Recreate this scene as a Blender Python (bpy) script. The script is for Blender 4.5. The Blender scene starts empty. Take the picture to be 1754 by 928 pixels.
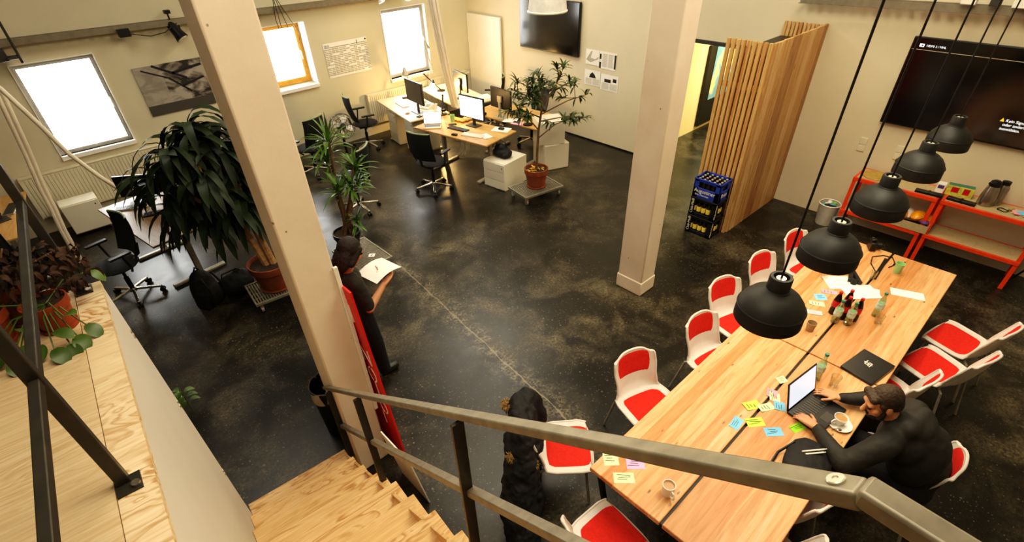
import bpy, bmesh, math, random
from math import sin, cos, pi, radians, sqrt, atan2
from mathutils import Vector as V, Matrix
random.seed(7)
SC = bpy.context.scene
COL = SC.collection

# ------------------------------------------------------------------ mesh builder
class MB:
    def __init__(s): s.v = []; s.f = []; s.M = None
    def add(s, vs, fs):
        o = len(s.v)
        for p in vs:
            p = V(p)
            if s.M is not None: p = s.M @ p
            s.v.append(tuple(p))
        s.f += [tuple(i + o for i in f) for f in fs]
        return s
    def box(s, c, d, rz=0, M=None):
        x, y, z = d[0] / 2, d[1] / 2, d[2] / 2
        P = [V((i * x, j * y, k * z)) for i, j, k in ((-1,-1,-1),(1,-1,-1),(1,1,-1),(-1,1,-1),(-1,-1,1),(1,-1,1),(1,1,1),(-1,1,1))]
        R = M if M is not None else Matrix.Rotation(rz, 3, 'Z')
        return s.add([R @ p + V(c) for p in P], [(0,3,2,1),(4,5,6,7),(0,1,5,4),(1,2,6,5),(2,3,7,6),(3,0,4,7)])
    def bar(s, a, b, w, h, up=(0,0,1)):
        a = V(a); b = V(b); d = (b - a); L = d.length; d.normalize()
        u = V(up); x = d.cross(u)
        if x.length < 1e-4: x = d.cross(V((0,1,0)))
        x.normalize(); u = x.cross(d)
        M = Matrix((x, d, u)).transposed()
        return s.box((a + b) / 2, (w, L, h), M=M)
    def tube(s, pts, r, seg=8, cap=True):
        pts = [V(p) for p in pts]; n = len(pts)
        rs = r if isinstance(r, (list, tuple)) else [r] * n
        vs = []; fs = []; prev = None
        for i, p in enumerate(pts):
            t = (pts[min(i + 1, n - 1)] - pts[max(i - 1, 0)])
            if t.length < 1e-9: t = V((0,0,1))
            t.normalize()
            if prev is None:
                a = t.cross(V((0,0,1)))
                if a.length < .05: a = t.cross(V((0,1,0)))
            else: a = prev - t * prev.dot(t)
            a.normalize(); prev = a; b = t.cross(a)
            for k in range(seg):
                q = 2 * pi * k / seg
                vs.append(p + (a * cos(q) + b * sin(q)) * rs[i])
        for i in range(n - 1):
            for k in range(seg):
                k2 = (k + 1) % seg
                fs.append((i*seg+k, i*seg+k2, (i+1)*seg+k2, (i+1)*seg+k))
        if cap:
            fs.append(tuple(range(seg))[::-1]); fs.append(tuple((n-1)*seg + k for k in range(seg)))
        return s.add(vs, fs)
    def cyl(s, a, b, r, r2=None, seg=16): return s.tube([a, b], [r, r if r2 is None else r2], seg)
    def lathe(s, prof, seg=24, c=(0,0,0), sx=1, sy=1):
        vs = []; fs = []; n = len(prof)
        for r, z in prof:
            for k in range(seg):
                q = 2 * pi * k / seg; vs.append((c[0] + r * cos(q) * sx, c[1] + r * sin(q) * sy, c[2] + z))
        for i in range(n - 1):
            for k in range(seg):
                k2 = (k + 1) % seg; fs.append((i*seg+k, i*seg+k2, (i+1)*seg+k2, (i+1)*seg+k))
        if prof[0][0] > 1e-5: fs.append(tuple(range(seg))[::-1])
        if prof[-1][0] > 1e-5: fs.append(tuple((n-1)*seg + k for k in range(seg)))
        return s.add(vs, fs)
    def ring(s, prof, seg=24, c=(0,0,0)):      # closed profile revolved
        vs = []; fs = []; n = len(prof)
        for r, z in prof:
            for k in range(seg):
                q = 2 * pi * k / seg; vs.append((c[0] + r * cos(q), c[1] + r * sin(q), c[2] + z))
        for i in range(n):
            i2 = (i + 1) % n
            for k in range(seg):
                k2 = (k + 1) % seg; fs.append((i*seg+k, i*seg+k2, i2*seg+k2, i2*seg+k))
        return s.add(vs, fs)
    def prism(s, poly, z0, z1):
        n = len(poly)
        return s.add([(x, y, z0) for x, y in poly] + [(x, y, z1) for x, y in poly],
                     [tuple(range(n))[::-1], tuple(range(n, 2*n))] + [(i, (i+1) % n, n + (i+1) % n, n + i) for i in range(n)])
    def ell(s, c, r, seg=16, rings=10, M=None):
        if not isinstance(r, (list, tuple)): r = (r, r, r)
        vs = []; fs = []
        for i in range(rings + 1):
            a = pi * i / rings
            for k in range(seg):
                q = 2 * pi * k / seg
                p = V((r[0]*sin(a)*cos(q), r[1]*sin(a)*sin(q), r[2]*cos(a)))
                if M is not None: p = M @ p
                vs.append(p + V(c))
        for i in range(rings):
            for k in range(seg):
                k2 = (k + 1) % seg; fs.append((i*seg+k, (i+1)*seg+k, (i+1)*seg+k2, i*seg+k2))
        return s.add(vs, fs)
    def cap(s, a, ra, b, rb, seg=12):           # tapered capsule
        a = V(a); b = V(b); d = (b - a); L = d.length
        d = d / L if L > 1e-6 else V((0,0,1))
        pts = []; rs = []
        for i in range(5):
            q = -pi/2 + pi/2 * i / 4; pts.append(a + d * (ra * sin(q))); rs.append(max(ra * cos(q), ra*.02))
        for i in range(5):
            q = pi/2 * i / 4; pts.append(b + d * (rb * sin(q))); rs.append(max(rb * cos(q), rb*.02))
        return s.tube(pts, rs, seg)
    def chain(s, *pr):
        for (a, ra), (b, rb) in zip(pr[:-1], pr[1:]): s.cap(a, ra, b, rb)
        return s
    def grid(s, fn, nu, nv):
        vs = [fn(i / nu, j / nv) for j in range(nv + 1) for i in range(nu + 1)]
        w = nu + 1
        return s.add(vs, [(j*w+i, j*w+i+1, (j+1)*w+i+1, (j+1)*w+i) for j in range(nv) for i in range(nu)])
    def leaf(s, p, d, L, W, droop=.5, seg=5, fold=.25, twist=0):
        p = V(p); d = V(d).normalized(); vs = []; fs = []
        side = d.cross(V((0,0,1)))
        if side.length < .05: side = V((1,0,0))
        side.normalize(); side = Matrix.Rotation(twist, 3, d) @ side
        q = p.copy(); dd = d.copy()
        for i in range(seg + 1):
            t = i / seg
            w = W * .5 * (sin(pi * min(1, t * .93 + .07)) ** .75) + .0006
            up = side.cross(dd).normalized()
            vs += [q - side * w + up * w * fold, q.copy(), q + side * w + up * w * fold]
            q = q + dd * (L / seg)
            dd = (dd + V((0, 0, -droop / seg * 1.6))).normalized()
        for i in range(seg):
            a = i * 3; fs += [(a, a+1, a+4, a+3), (a+1, a+2, a+5, a+4)]
        return s.add(vs, fs)
    def mesh(s, name, mat, smooth=True, ang=35):
        me = bpy.data.meshes.new(name); me.from_pydata(s.v, [], s.f); me.validate()
        bm = bmesh.new(); bm.from_mesh(me); bmesh.ops.recalc_face_normals(bm, faces=bm.faces); bm.to_mesh(me); bm.free()
        for m in (mat if isinstance(mat, (list, tuple)) else [mat]): me.materials.append(m)
        if smooth:
            me.polygons.foreach_set('use_smooth', [True] * len(me.polygons))
            try: me.set_sharp_from_angle(angle=radians(ang))
            except Exception: pass
        return me

def props(o, label=None, cat=None, group=None, kind=None):
    if label: o['label'] = label
    if cat: o['category'] = cat
    if group: o['group'] = group
    if kind: o['kind'] = kind
    return o
def T(name, label, cat, loc=(0,0,0), rz=0, group=None, tilt=None):
    o = bpy.data.objects.new(name, None); COL.objects.link(o); o.empty_display_size = .1
    o.location = loc; o.rotation_euler = (tilt[0], tilt[1], radians(rz)) if tilt else (0, 0, radians(rz))
    return props(o, label, cat, group)
def P(name, mb, mat, parent=None, bevel=0, seg=2, label=None, smooth=True, ang=35):
    me = mb.mesh(name, mat, smooth, ang)
    o = bpy.data.objects.new(name, me); COL.objects.link(o)
    if parent: o.parent = parent
    if bevel:
        b = o.modifiers.new('bevel', 'BEVEL'); b.width = bevel; b.segments = seg; b.limit_method = 'ANGLE'; b.angle_limit = radians(40)
    if label: o['label'] = label
    return o
def S(name, label, cat, mb, mat, loc=(0,0,0), rz=0, group=None, bevel=0, **k):
    o = P(name, mb, mat, None, bevel, **k); o.location = loc; o.rotation_euler = (0, 0, radians(rz))
    return props(o, label, cat, group)
def ST(name, mb, mat, **k):
    o = P(name, mb, mat, **k); o['kind'] = 'structure'; return o
def dup(root, loc=None, rz=None, label=None, group=None, **kw):
    r = root.copy(); COL.objects.link(r)
    if loc is not None: r.location = loc
    if rz is not None: r.rotation_euler = (0, 0, radians(rz))
    if label: r['label'] = label
    if group: r['group'] = group
    for ch in list(root.children):
        c = ch.copy(); COL.objects.link(c); c.parent = r
        for g in list(ch.children):
            d = g.copy(); COL.objects.link(d); d.parent = c
    return r
def remesh(name, mb, mat, parent, vox=.008, smooth=3, disp=None, label=None):
    o = bpy.data.objects.new(name + '_src', mb.mesh(name, mat)); COL.objects.link(o)
    m = o.modifiers.new('r', 'REMESH'); m.mode = 'VOXEL'; m.voxel_size = vox; m.use_smooth_shade = True
    if smooth:
        q = o.modifiers.new('s', 'SMOOTH'); q.factor = .5; q.iterations = smooth
    if disp:
        tx = bpy.data.textures.new(name, 'CLOUDS'); tx.noise_scale = disp[1]
        d = o.modifiers.new('d', 'DISPLACE'); d.texture = tx; d.strength = disp[0]; d.mid_level = .5
    dg = bpy.context.evaluated_depsgraph_get(); dg.update()
    me = bpy.data.meshes.new_from_object(o.evaluated_get(dg)); me.name = name
    old = o.data; bpy.data.objects.remove(o); bpy.data.meshes.remove(old)
    if not me.materials: me.materials.append(mat)
    me.polygons.foreach_set('use_smooth', [True] * len(me.polygons))
    n = bpy.data.objects.new(name, me); COL.objects.link(n)
    if parent: n.parent = parent
    if label: n['label'] = label
    return n
def TX(name, body, size, mat, parent, loc, rot=(0,0,0), align='LEFT', ext=.0006, sx=1, M=None):
    c = bpy.data.curves.new(name, 'FONT'); c.body = body; c.size = size; c.extrude = ext; c.align_x = align
    o = bpy.data.objects.new(name + '_src', c); COL.objects.link(o)
    dg = bpy.context.evaluated_depsgraph_get(); dg.update()
    me = bpy.data.meshes.new_from_object(o.evaluated_get(dg)); me.name = name
    bpy.data.objects.remove(o)
    me.materials.clear(); me.materials.append(mat)
    n = bpy.data.objects.new(name, me); COL.objects.link(n); n.parent = parent
    n.location = loc; n.rotation_euler = rot; n.scale = (sx, 1, 1)
    return n

# ------------------------------------------------------------------ materials
def L(h):
    h = h.lstrip('#'); c = [int(h[i:i+2], 16) / 255 for i in (0, 2, 4)]
    return tuple((x / 12.92 if x <= .04045 else ((x + .055) / 1.055) ** 2.4) for x in c) + (1,)
class NT:
    def __init__(s, name):
        s.m = bpy.data.materials.new(name); s.m.use_nodes = True; s.t = s.m.node_tree; s.t.nodes.clear()
        s.out = s.n('ShaderNodeOutputMaterial'); s.b = s.n('ShaderNodeBsdfPrincipled'); s.l(s.b, 0, s.out, 0)
        s.tc = None
    def n(s, t, **k):
        x = s.t.nodes.new(t)
        for a, b in k.items(): setattr(x, a, b)
        return x
    def l(s, a, i, b, j): s.t.links.new(a.outputs[i], b.inputs[j])
    def co(s, scale=(1,1,1), rot=(0,0,0), out='Object'):
        if not s.tc: s.tc = s.n('ShaderNodeTexCoord')
        mp = s.n('ShaderNodeMapping'); mp.inputs['Scale'].default_value = scale; mp.inputs['Rotation'].default_value = rot
        s.l(s.tc, out, mp, 0); return mp
    def noise(s, mp, scale=5, detail=4, rough=.55, dist=0):
        x = s.n('ShaderNodeTexNoise'); x.inputs['Scale'].default_value = scale; x.inputs['Detail'].default_value = detail
        x.inputs['Roughness'].default_value = rough; x.inputs['Distortion'].default_value = dist
        s.l(mp, 0, x, 'Vector'); return x
    def ramp(s, src, stops, i=0):
        r = s.n('ShaderNodeValToRGB'); e = r.color_ramp.elements
        while len(e) < len(stops): e.new(.5)
        for k, (p, c) in enumerate(stops): e[k].position = p; e[k].color = c if len(c) == 4 else tuple(c) + (1,)
        s.l(src, i, r, 0); return r
    def mix(s, a, b, fac, mode='MIX'):
        x = s.n('ShaderNodeMix', data_type='RGBA', blend_type=mode)
        for sock, val in ((x.inputs[0], fac), (x.inputs[6], a), (x.inputs[7], b)):
            if isinstance(val, bpy.types.Node): s.t.links.new(val.outputs[2 if val.bl_idname == 'ShaderNodeMix' else 0], sock)
            elif hasattr(val, 'links'): s.t.links.new(val, sock)
            else: sock.default_value = val
        return x
    def math(s, op, a, b=0.):
        x = s.n('ShaderNodeMath', operation=op)
        for k, val in ((0, a), (1, b)):
            if isinstance(val, bpy.types.Node): s.t.links.new(val.outputs[0], x.inputs[k])
            elif hasattr(val, 'links'): s.t.links.new(val, x.inputs[k])
            else: x.inputs[k].default_value = val
        return x
    def base(s, c): s.t.links.new(c.outputs[2 if c.bl_idname == 'ShaderNodeMix' else 0], s.b.inputs['Base Color']); return s
    def set(s, **k):
        for a, b in k.items(): s.b.inputs[a.replace('_', ' ')].default_value = b
        return s
    def bump(s, src, st=.2, d=.01):
        x = s.n('ShaderNodeBump'); x.inputs['Strength'].default_value = st; x.inputs['Distance'].default_value = d
        s.l(src, 0, x, 'Height'); s.l(x, 0, s.b, 'Normal'); return s
BLK = (0,0,0,1); WHT = (1,1,1,1)
def simple(name, hexc, rough=.5, metal=0, var=.12, sc=14, bump=.0, **k):
    c = L(hexc); m = NT(name); n = m.noise(m.co(), sc, 3)
    lo = tuple(x * (1 - var) for x in c[:3]) + (1,); hi = tuple(min(1, x * (1 + var)) for x in c[:3]) + (1,)
    m.base(m.ramp(n, [(.3, lo), (.7, hi)])); m.set(Roughness=rough, Metallic=metal, **k)
    if bump: m.bump(n, bump)
    return m.m
def glow(name, hexc, st):
    m = NT(name); c = L(hexc); n = m.noise(m.co(), 3, 1); r = m.ramp(n, [(.2, tuple(x*.92 for x in c[:3])), (.8, c)])
    m.set(Base_Color=(.02,.02,.02,1), Roughness=.3); m.l(r, 0, m.b, 'Emission Color'); m.b.inputs['Emission Strength'].default_value = st
    return m.m
def glassy(name, tint=(1,1,1,1), gl=.1):
    m = NT(name); m.t.nodes.remove(m.b)
    a = m.n('ShaderNodeBsdfTransparent'); a.inputs[0].default_value = tint
    g = m.n('ShaderNodeBsdfGlossy'); g.inputs['Roughness'].default_value = .03
    f = m.n('ShaderNodeLayerWeight'); f.inputs[0].default_value = gl
    x = m.n('ShaderNodeMixShader'); m.l(f, 'Facing', x, 0); m.l(a, 0, x, 1); m.l(g, 0, x, 2); m.l(x, 0, m.out, 0)
    return m.m

def m_floor():
    m = NT('dark_asphalt_floor'); mp = m.co()
    patch = m.noise(mp, .55, 5, .6); wear = m.noise(mp, 1.9, 7, .68, .5)
    fine = m.noise(mp, 38, 3, .7)
    base = m.ramp(patch, [(.25, (.0045,.004,.0022)), (.55, (.011,.0095,.0055)), (.8, (.024,.020,.0115))])
    w = m.math('MULTIPLY', m.ramp(wear, [(.45, BLK), (.64, WHT)]), m.ramp(fine, [(.36, (.15,.15,.15,1)), (.62, WHT)]))
    pm = m.ramp(patch, [(.40, (.06,.06,.06,1)), (.60, WHT)])
    c1 = m.mix(base, (.21,.17,.10,1), m.math('MULTIPLY', m.math('MULTIPLY', w, pm), .75))
    c2 = c1
    for sc, keepv, amt, colr in ((85, .45, .8, (.13,.11,.07,1)), (40, .6, .9, (.22,.185,.125,1)), (20, .86, .55, (.25,.21,.15,1))):
        vo = m.n('ShaderNodeTexVoronoi'); vo.inputs['Scale'].default_value = sc; m.l(mp, 0, vo, 'Vector')
        sp = m.ramp(vo, [(.0, WHT), (.12, WHT), (.24, BLK)])
        sx = m.n('ShaderNodeSeparateColor'); m.l(vo, 'Color', sx, 0)
        s1 = m.math('MULTIPLY', sp, m.math('GREATER_THAN', sx.outputs[0], keepv))
        sn = m.noise(mp, 1.1, 4)
        s2 = m.math('MULTIPLY', s1, m.ramp(sn, [(.3, (.2,.2,.2,1)), (.65, (amt,amt,amt,1))]))
        c2 = m.mix(c2, colr, s2)
    # screed joint: a pale irregular line
    sep = m.n('ShaderNodeSeparateXYZ'); m.l(m.tc, 'Object', sep, 0)
    wob = m.noise(mp, 3.0, 4)
    ln = m.math('ADD', m.math('SUBTRACT', sep.outputs[0], m.math('MULTIPLY', sep.outputs[1], .108)), m.math('MULTIPLY', wob, -.07))
    dist = m.math('ABSOLUTE', m.math('SUBTRACT', ln, 2.112))
    wid = m.noise(mp, 9, 4)
    line = m.math('LESS_THAN', dist, m.math('MULTIPLY', m.math('SUBTRACT', wid, .26), .036))
    lim = m.math('MULTIPLY', m.math('LESS_THAN', sep.outputs[1], 5.3), m.math('GREATER_THAN', sep.outputs[1], .5))
    halo = m.math('MULTIPLY', m.math('MULTIPLY', m.math('MAXIMUM', m.math('SUBTRACT', 1.0, m.math('MULTIPLY', dist, 4.5)), 0.0), m.ramp(wid, [(.40, BLK), (.65, WHT)])), .75)
    lf = m.math('MULTIPLY', m.math('MAXIMUM', m.math('MULTIPLY', line, .55), m.math('MULTIPLY', halo, m.ramp(fine, [(.42, BLK), (.6, WHT)]))), lim)
    m.base(m.mix(c2, (.30,.25,.16,1), lf))
    rr = m.ramp(wear, [(.3, (.27,)*3), (.7, (.40,)*3)]); m.l(rr, 0, m.b, 'Roughness')
    m.set(Specular_IOR_Level=.42); m.bump(fine, .12, .004)
    return m.m
def m_plaster(name, hexc, var=.05, bump=.15):
    m = NT(name); c = L(hexc); mp = m.co(); n = m.noise(mp, 1.3, 5); f = m.noise(mp, 26, 4)
    lo = tuple(x * (1 - var * 2) for x in c[:3]) + (1,)
    m.base(m.ramp(n, [(.25, lo), (.7, c)])); m.set(Roughness=.85); m.bump(f, bump, .004); return m.m
def m_concrete():
    m = NT('painted_concrete'); mp = m.co(); n = m.noise(mp, 1.6, 6); f = m.noise(mp, 18, 5)
    b = m.ramp(n, [(.25, L('#d3bfa4')), (.7, L('#e6d5be'))])
    vo = m.n('ShaderNodeTexVoronoi'); vo.inputs['Scale'].default_value = 5.5; m.l(m.co(), 0, vo, 'Vector')
    pit = m.ramp(vo, [(.0, WHT), (.035, WHT), (.055, BLK)])
    m.base(m.mix(b, L('#6b5539'), m.math('MULTIPLY', pit, .8))); m.set(Roughness=.8); m.bump(f, .3, .006); return m.m
def m_wood(name, pal, along=0, band=.1, knots=True, grain=(1.3, 17, 17), contrast=.5, rough=.42, kscale=1):
    m = NT(name); ax = 'XYZ'[along]
    sc = [grain[1]] * 3; sc[along] = grain[0]
    mp = m.co(tuple(sc)); n = m.noise(mp, 1.5, 6, .6, .9)
    c = m.ramp(n, [(.28, L(pal[0])), (.5, L(pal[1])), (.72, L(pal[2]))])
    if band:
        sep = m.n('ShaderNodeSeparateXYZ'); m.l(m.tc, 'Object', sep, 0)
        fl = m.math('FLOOR', m.math('DIVIDE', sep.outputs[1 if along != 1 else 0], band))
        wn = m.n('ShaderNodeTexWhiteNoise', noise_dimensions='1D'); m.t.links.new(fl.outputs[0], wn.inputs['W'])
        t = m.ramp(wn, [(0, L(pal[3])), (.5, (1,1,1,1)), (1, L(pal[4]))])
        c = m.mix(c, t, contrast, 'MULTIPLY')
    if knots:
        s2 = [9 * kscale] * 3; s2[along] = 3.2 * kscale
        vo = m.n('ShaderNodeTexVoronoi'); vo.inputs['Scale'].default_value = 1; m.l(m.co(tuple(s2)), 0, vo, 'Vector')
        k = m.ramp(vo, [(0, WHT), (.07, WHT), (.14, BLK)])
        sx = m.n('ShaderNodeSeparateColor'); m.l(vo, 'Color', sx, 0)
        kk = m.math('MULTIPLY', k, m.math('GREATER_THAN', sx.outputs[1], .5))
        c = m.mix(c, L(pal[5]), m.math('MULTIPLY', kk, .75))
    m.base(c); m.set(Roughness=rough, Specular_IOR_Level=.35); m.bump(n, .05, .003); return m.m
def m_ply(name, rot, pal, sc=(1.1, 5.5, 5.5)):
    m = NT(name); mp = m.co(sc, rot); n = m.noise(mp, 1.25, 3, .5, 1.9)
    st = m.math('FRACT', m.math('MULTIPLY', n, 7))
    f = m.noise(m.co((3, 60, 60), rot), 1.5, 3)
    c = m.ramp(st, [(0, L(pal[0])), (.35, L(pal[1])), (.8, L(pal[2])), (1, L(pal[0]))])
    big = m.noise(m.co((.6, 3, 3), rot), 1.0, 3)
    c2 = m.mix(c, L(pal[1]), m.ramp(big, [(.4, BLK), (.6, WHT)]))
    c3 = m.mix(c2, m.ramp(f, [(.3, L('#d8c4a4')), (.7, WHT)]), .55, 'MULTIPLY')
    m.base(c3); m.set(Roughness=.5, Specular_IOR_Level=.3); m.bump(f, .08, .002); return m.m

M = {}
M['floor'] = m_floor()
M['wall'] = m_plaster('warm_white_plaster', '#d5cbae')
M['wall2'] = m_plaster('cream_plaster', '#dccfb0')
M['ceil'] = m_plaster('ceiling_paint', '#5a5446')
M['panelwhite'] = m_plaster('white_stair_panel', '#d9d2c2')
M['yellow'] = m_plaster('yellow_passage_paint', '#e3cf93')
M['conc'] = m_concrete()
PINE = ['#bd8450', '#d9a673', '#e4b98b', '#e2b68c', '#ffecd8', '#5d2f12']
M['larch'] = m_wood('larch_table_boards', PINE, 0, .092, True, contrast=.75, kscale=1.7)
M['larch_dark'] = m_wood('larch_slats_dark', ['#94693a', '#ab7f4b', '#bf955f', '#d9b689', '#fff2dc', '#5d3516'], 2, .07, True, contrast=.4)
M['larch_pale'] = m_wood('larch_slats_pale', ['#c49c66', '#d8b37f', '#e2c394', '#d9b689', '#fff2dc', '#6d3d16'], 2, .07, True, contrast=.4)
M['larch_slat'] = m_wood('larch_slats', ['#b58a52', '#caa26a', '#d8b582', '#d9b689', '#fff2dc', '#6d3d16'], 2, .07, True, contrast=.6)
M['deskwood'] = m_wood('oiled_desk_wood', ['#b98a50', '#cda468', '#d9b67e', '#e5c69c', '#fff0d4', '#6e4018'], 1, .16, True)
M['greydesk'] = m_wood('grey_oak_desk', ['#6f5a3c', '#83694a', '#967c59', '#d9cbb0', '#ffffff', '#4b3a22'], 1, .2, False)
M['paledesk'] = m_wood('pale_desk_wood', ['#d9c39c', '#e8d6b4', '#f1e4c8', '#efe2c8', '#ffffff', '#a67f4d'], 1, .2, False)
M['ply'] = m_ply('plywood_floor_sheet', (0, 0, radians(-28)), ['#d6b58a', '#e6cba4', '#eed8b6'])
M['plystrip'] = m_ply('plywood_edge_strip', (0, 0, radians(90)), ['#b98450', '#f0d8b2', '#f2dcb8'], (1.3, 4.2, 4.2))
M['plystep'] = m_ply('plywood_stair_tread', (0, 0, 0), ['#bd8a52', '#e2ba85', '#e8c595'], (1.0, 4.5, 4.5))
M['shelfboard'] = simple('chipboard', '#b9a57c', .6, var=.1, sc=40)
M['steel'] = simple('raw_steel_bar', '#847b68', .45, .3, .22, 22)
M['darksteel'] = simple('dark_steel', '#3b372e', .42, .4, .2, 16)
M['weld'] = simple('bright_weld', '#b3aa98', .3, .9, .2, 60)
M['blackmetal'] = simple('black_metal', '#14130f', .45, .3)
M['lamp'] = simple('black_lamp_rubber', '#1f1e18', .55, 0, .12, 6)
M['chrome'] = simple('polished_aluminium', '#c9c4b6', .22, .95, .08)
M['greytube'] = simple('grey_powdercoat', '#a7a08f', .4, .3)
M['whiteplastic'] = simple('white_plastic', '#e8e2d3', .35, 0, .04)
M['shell'] = simple('white_chair_shell', '#d9d0c2', .38, 0, .04)
M['red'] = simple('red_wool_felt', '#cf1d03', .85, 0, .14, 60, .15)
M['redboard'] = simple('red_banner_print', '#d81f06', .5, 0, .08, 4)
M['orange'] = simple('orange_red_metal', '#e8440f', .42, 0, .1)
M['blackplastic'] = simple('black_plastic', '#11100d', .4)
M['mesh'] = simple('black_mesh_fabric', '#0d0c0a', .8, 0, .3, 90, .3)
M['greenedge'] = simple('grey_green_trim', '#8f9a78', .5)
M['darkgrey'] = simple('dark_grey_plastic', '#37342d', .45)
M['white'] = simple('white_lacquer', '#ece5d2', .4, 0, .03, 3)
M['boxwhite'] = simple('white_steel_cabinet', '#e4dcc6', .42, 0, .03, 3)
M['rad'] = simple('white_radiator_enamel', '#dcd3b8', .35, 0, .03, 3)
M['paper'] = simple('white_paper', '#f3eee2', .75, 0, .03)
M['sleeve'] = simple('white_cable_sleeve', '#e6d8c0', .6, 0, .06, 9)
M['screen'] = glow('bright_screen', '#f3f6ff', 3.2)
M['screen2'] = glow('soft_laptop_screen', '#e9ebf2', 1.1)
M['bulb'] = glow('warm_bulb', '#ffd9a0', 40)
M['terra'] = simple('terracotta', '#85421f', .75, 0, .2, 12, .2)
M['terra2'] = simple('orange_terracotta', '#8e3d14', .6, 0, .2, 12, .2)
M['soil'] = simple('potting_soil', '#3b2a16', .95, 0, .5, 60, .6)
M['leafdark'] = simple('dark_green_leaf', '#1e2c0e', .5, 0, .45, 7, Specular_IOR_Level=.3)
M['leafyucca'] = simple('yucca_leaf', '#49691b', .4, 0, .4, 7)
M['leafficus'] = simple('ficus_leaf', '#3d4d1e', .42, 0, .4, 7)
M['leafvine'] = simple('vine_leaf', '#4a6420', .4, 0, .35, 8)
M['leafdead'] = simple('dead_brown_leaf', '#3b2512', .8, 0, .7, 9)
M['leafyellow'] = simple('yellow_leaf', '#c08e2e', .6, 0, .3, 9)
M['bark'] = simple('pale_bark', '#a98457', .85, 0, .35, 22, .5)
M['barkdark'] = simple('brown_bark', '#684e2e', .85, 0, .35, 22, .5)
M['grate'] = simple('galvanised_grate', '#a39d8c', .4, .6)
M['coat'] = simple('black_coat_fabric', '#0c0b09', .75, 0, .4, 25, .3)
M['jacket'] = simple('dark_padded_jacket', '#211e16', .72, 0, .25, 18, .2)
M['fur'] = simple('brown_fur', '#7d6236', .95, 0, .5, 70, .8)
M['skin'] = simple('skin', '#c98f66', .55, 0, .08, 20)
M['hair2'] = simple('short_brown_hair', '#3a2a17', .7, 0, .5, 80, .5)
M['hair'] = simple('dark_brown_hair', '#1f150c', .7, 0, .5, 80, .5)
M['trouser'] = simple('black_trousers', '#0f0e0c', .85)
M['tshirt'] = simple('dark_grey_shirt', '#2c2a22', .85)
M['shoe'] = simple('dark_leather_shoe', '#1b1712', .4)
M['pink'] = simple('pink_note', '#efa6b4', .8, 0, .04)
M['lilac'] = simple('lilac_note', '#dcb3dc', .8, 0, .04)
M['blue'] = simple('blue_note', '#7cc8ec', .8, 0, .04)
M['lime'] = simple('lime_note', '#c8ee5a', .8, 0, .04)
M['pale'] = simple('pale_green_note', '#dcebb4', .8, 0, .04)
M['brightgreen'] = simple('bright_green_note', '#97dc2c', .8, 0, .04)
M['ink'] = simple('black_ink', '#1d1c1a', .7)
M['greyink'] = simple('grey_print', '#b3ab95', .8, 0, .2, 60)
M['glass'] = glassy('clear_glass', (.93,.95,.92,1), .25)
M['winglass'] = glassy('window_glass', (.98,.99,1,1), .05)
M['greenglass'] = glassy('pale_green_bottle_glass', (.72,.84,.68,1), .3)
M['cola'] = simple('dark_cola', '#1a0903', .12)
M['colared'] = simple('red_cola_label', '#c3121b', .4)
M['waterlab'] = simple('water_label', '#bcd3c4', .5, 0, .3, 30)
M['teal'] = simple('teal_cap', '#2f7a68', .4)
M['greencup'] = simple('light_green_cup', '#9fd18c', .5, 0, .05)
M['ceramic'] = simple('white_ceramic', '#efe9dc', .2, 0, .03)
M['coffee'] = simple('milk_coffee', '#b98a58', .3)
M['browncup'] = simple('brown_paper_cup', '#a08560', .6)
M['crateblue'] = simple('blue_crate_plastic', '#263f9a', .4, 0, .08)
M['crateblack'] = simple('black_crate_plastic', '#0e0d0b', .45)
M['bottlebrown'] = simple('brown_beer_glass', '#1c1006', .15)
M['matelabel'] = simple('yellow_bottle_label', '#e8cc58', .5)
M['capsilver'] = simple('silver_cap', '#d8d2bd', .3, .5)
M['thermos'] = simple('brushed_steel', '#9d968a', .3, .9)
M['tvblack'] = NT('tv_glass').set(Base_Color=(.003,.003,.003,1), Roughness=.12, Specular_IOR_Level=.55).m
M['screenink'] = glow('white_screen_text', '#f4f4ee', 1.6)
M['screenyellow'] = glow('yellow_warning_sign', '#f0c020', 1.4)
M['framewin'] = simple('grey_window_frame', '#b9b6b0', .4, 0, .04)
M['framewood'] = simple('amber_wood_frame', '#c08a2c', .5, 0, .15)
M['whiteframe'] = simple('white_reveal', '#f2eee6', .5, 0, .03)
M['orangepack'] = simple('orange_snack_bag', '#f09a16', .35, 0, .25, 22)
M['whitebag'] = simple('white_snack_bag', '#e9dfd4', .35, 0, .2, 26)
M['purple'] = simple('purple_print', '#5a3f7d', .4)
M['teabox'] = simple('yellow_green_tea_box', '#c9c352', .5, 0, .3, 30)
M['cork'] = simple('cork_disc', '#b2924a', .7, 0, .2, 30)
M['wiremesh'] = simple('white_wire_mesh', '#cfcabb', .4, .3)
M['trash'] = simple('green_wrapping', '#8fbf55', .5, 0, .4, 30)
M['trashblue'] = simple('blue_green_wrapping', '#4f9a9a', .5, 0, .4, 30)
M['tray'] = simple('grey_galvanised_tray', '#8b8370', .45, .5)
M['gold'] = simple('champagne_laptop', '#c7a866', .35, .5)
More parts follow.
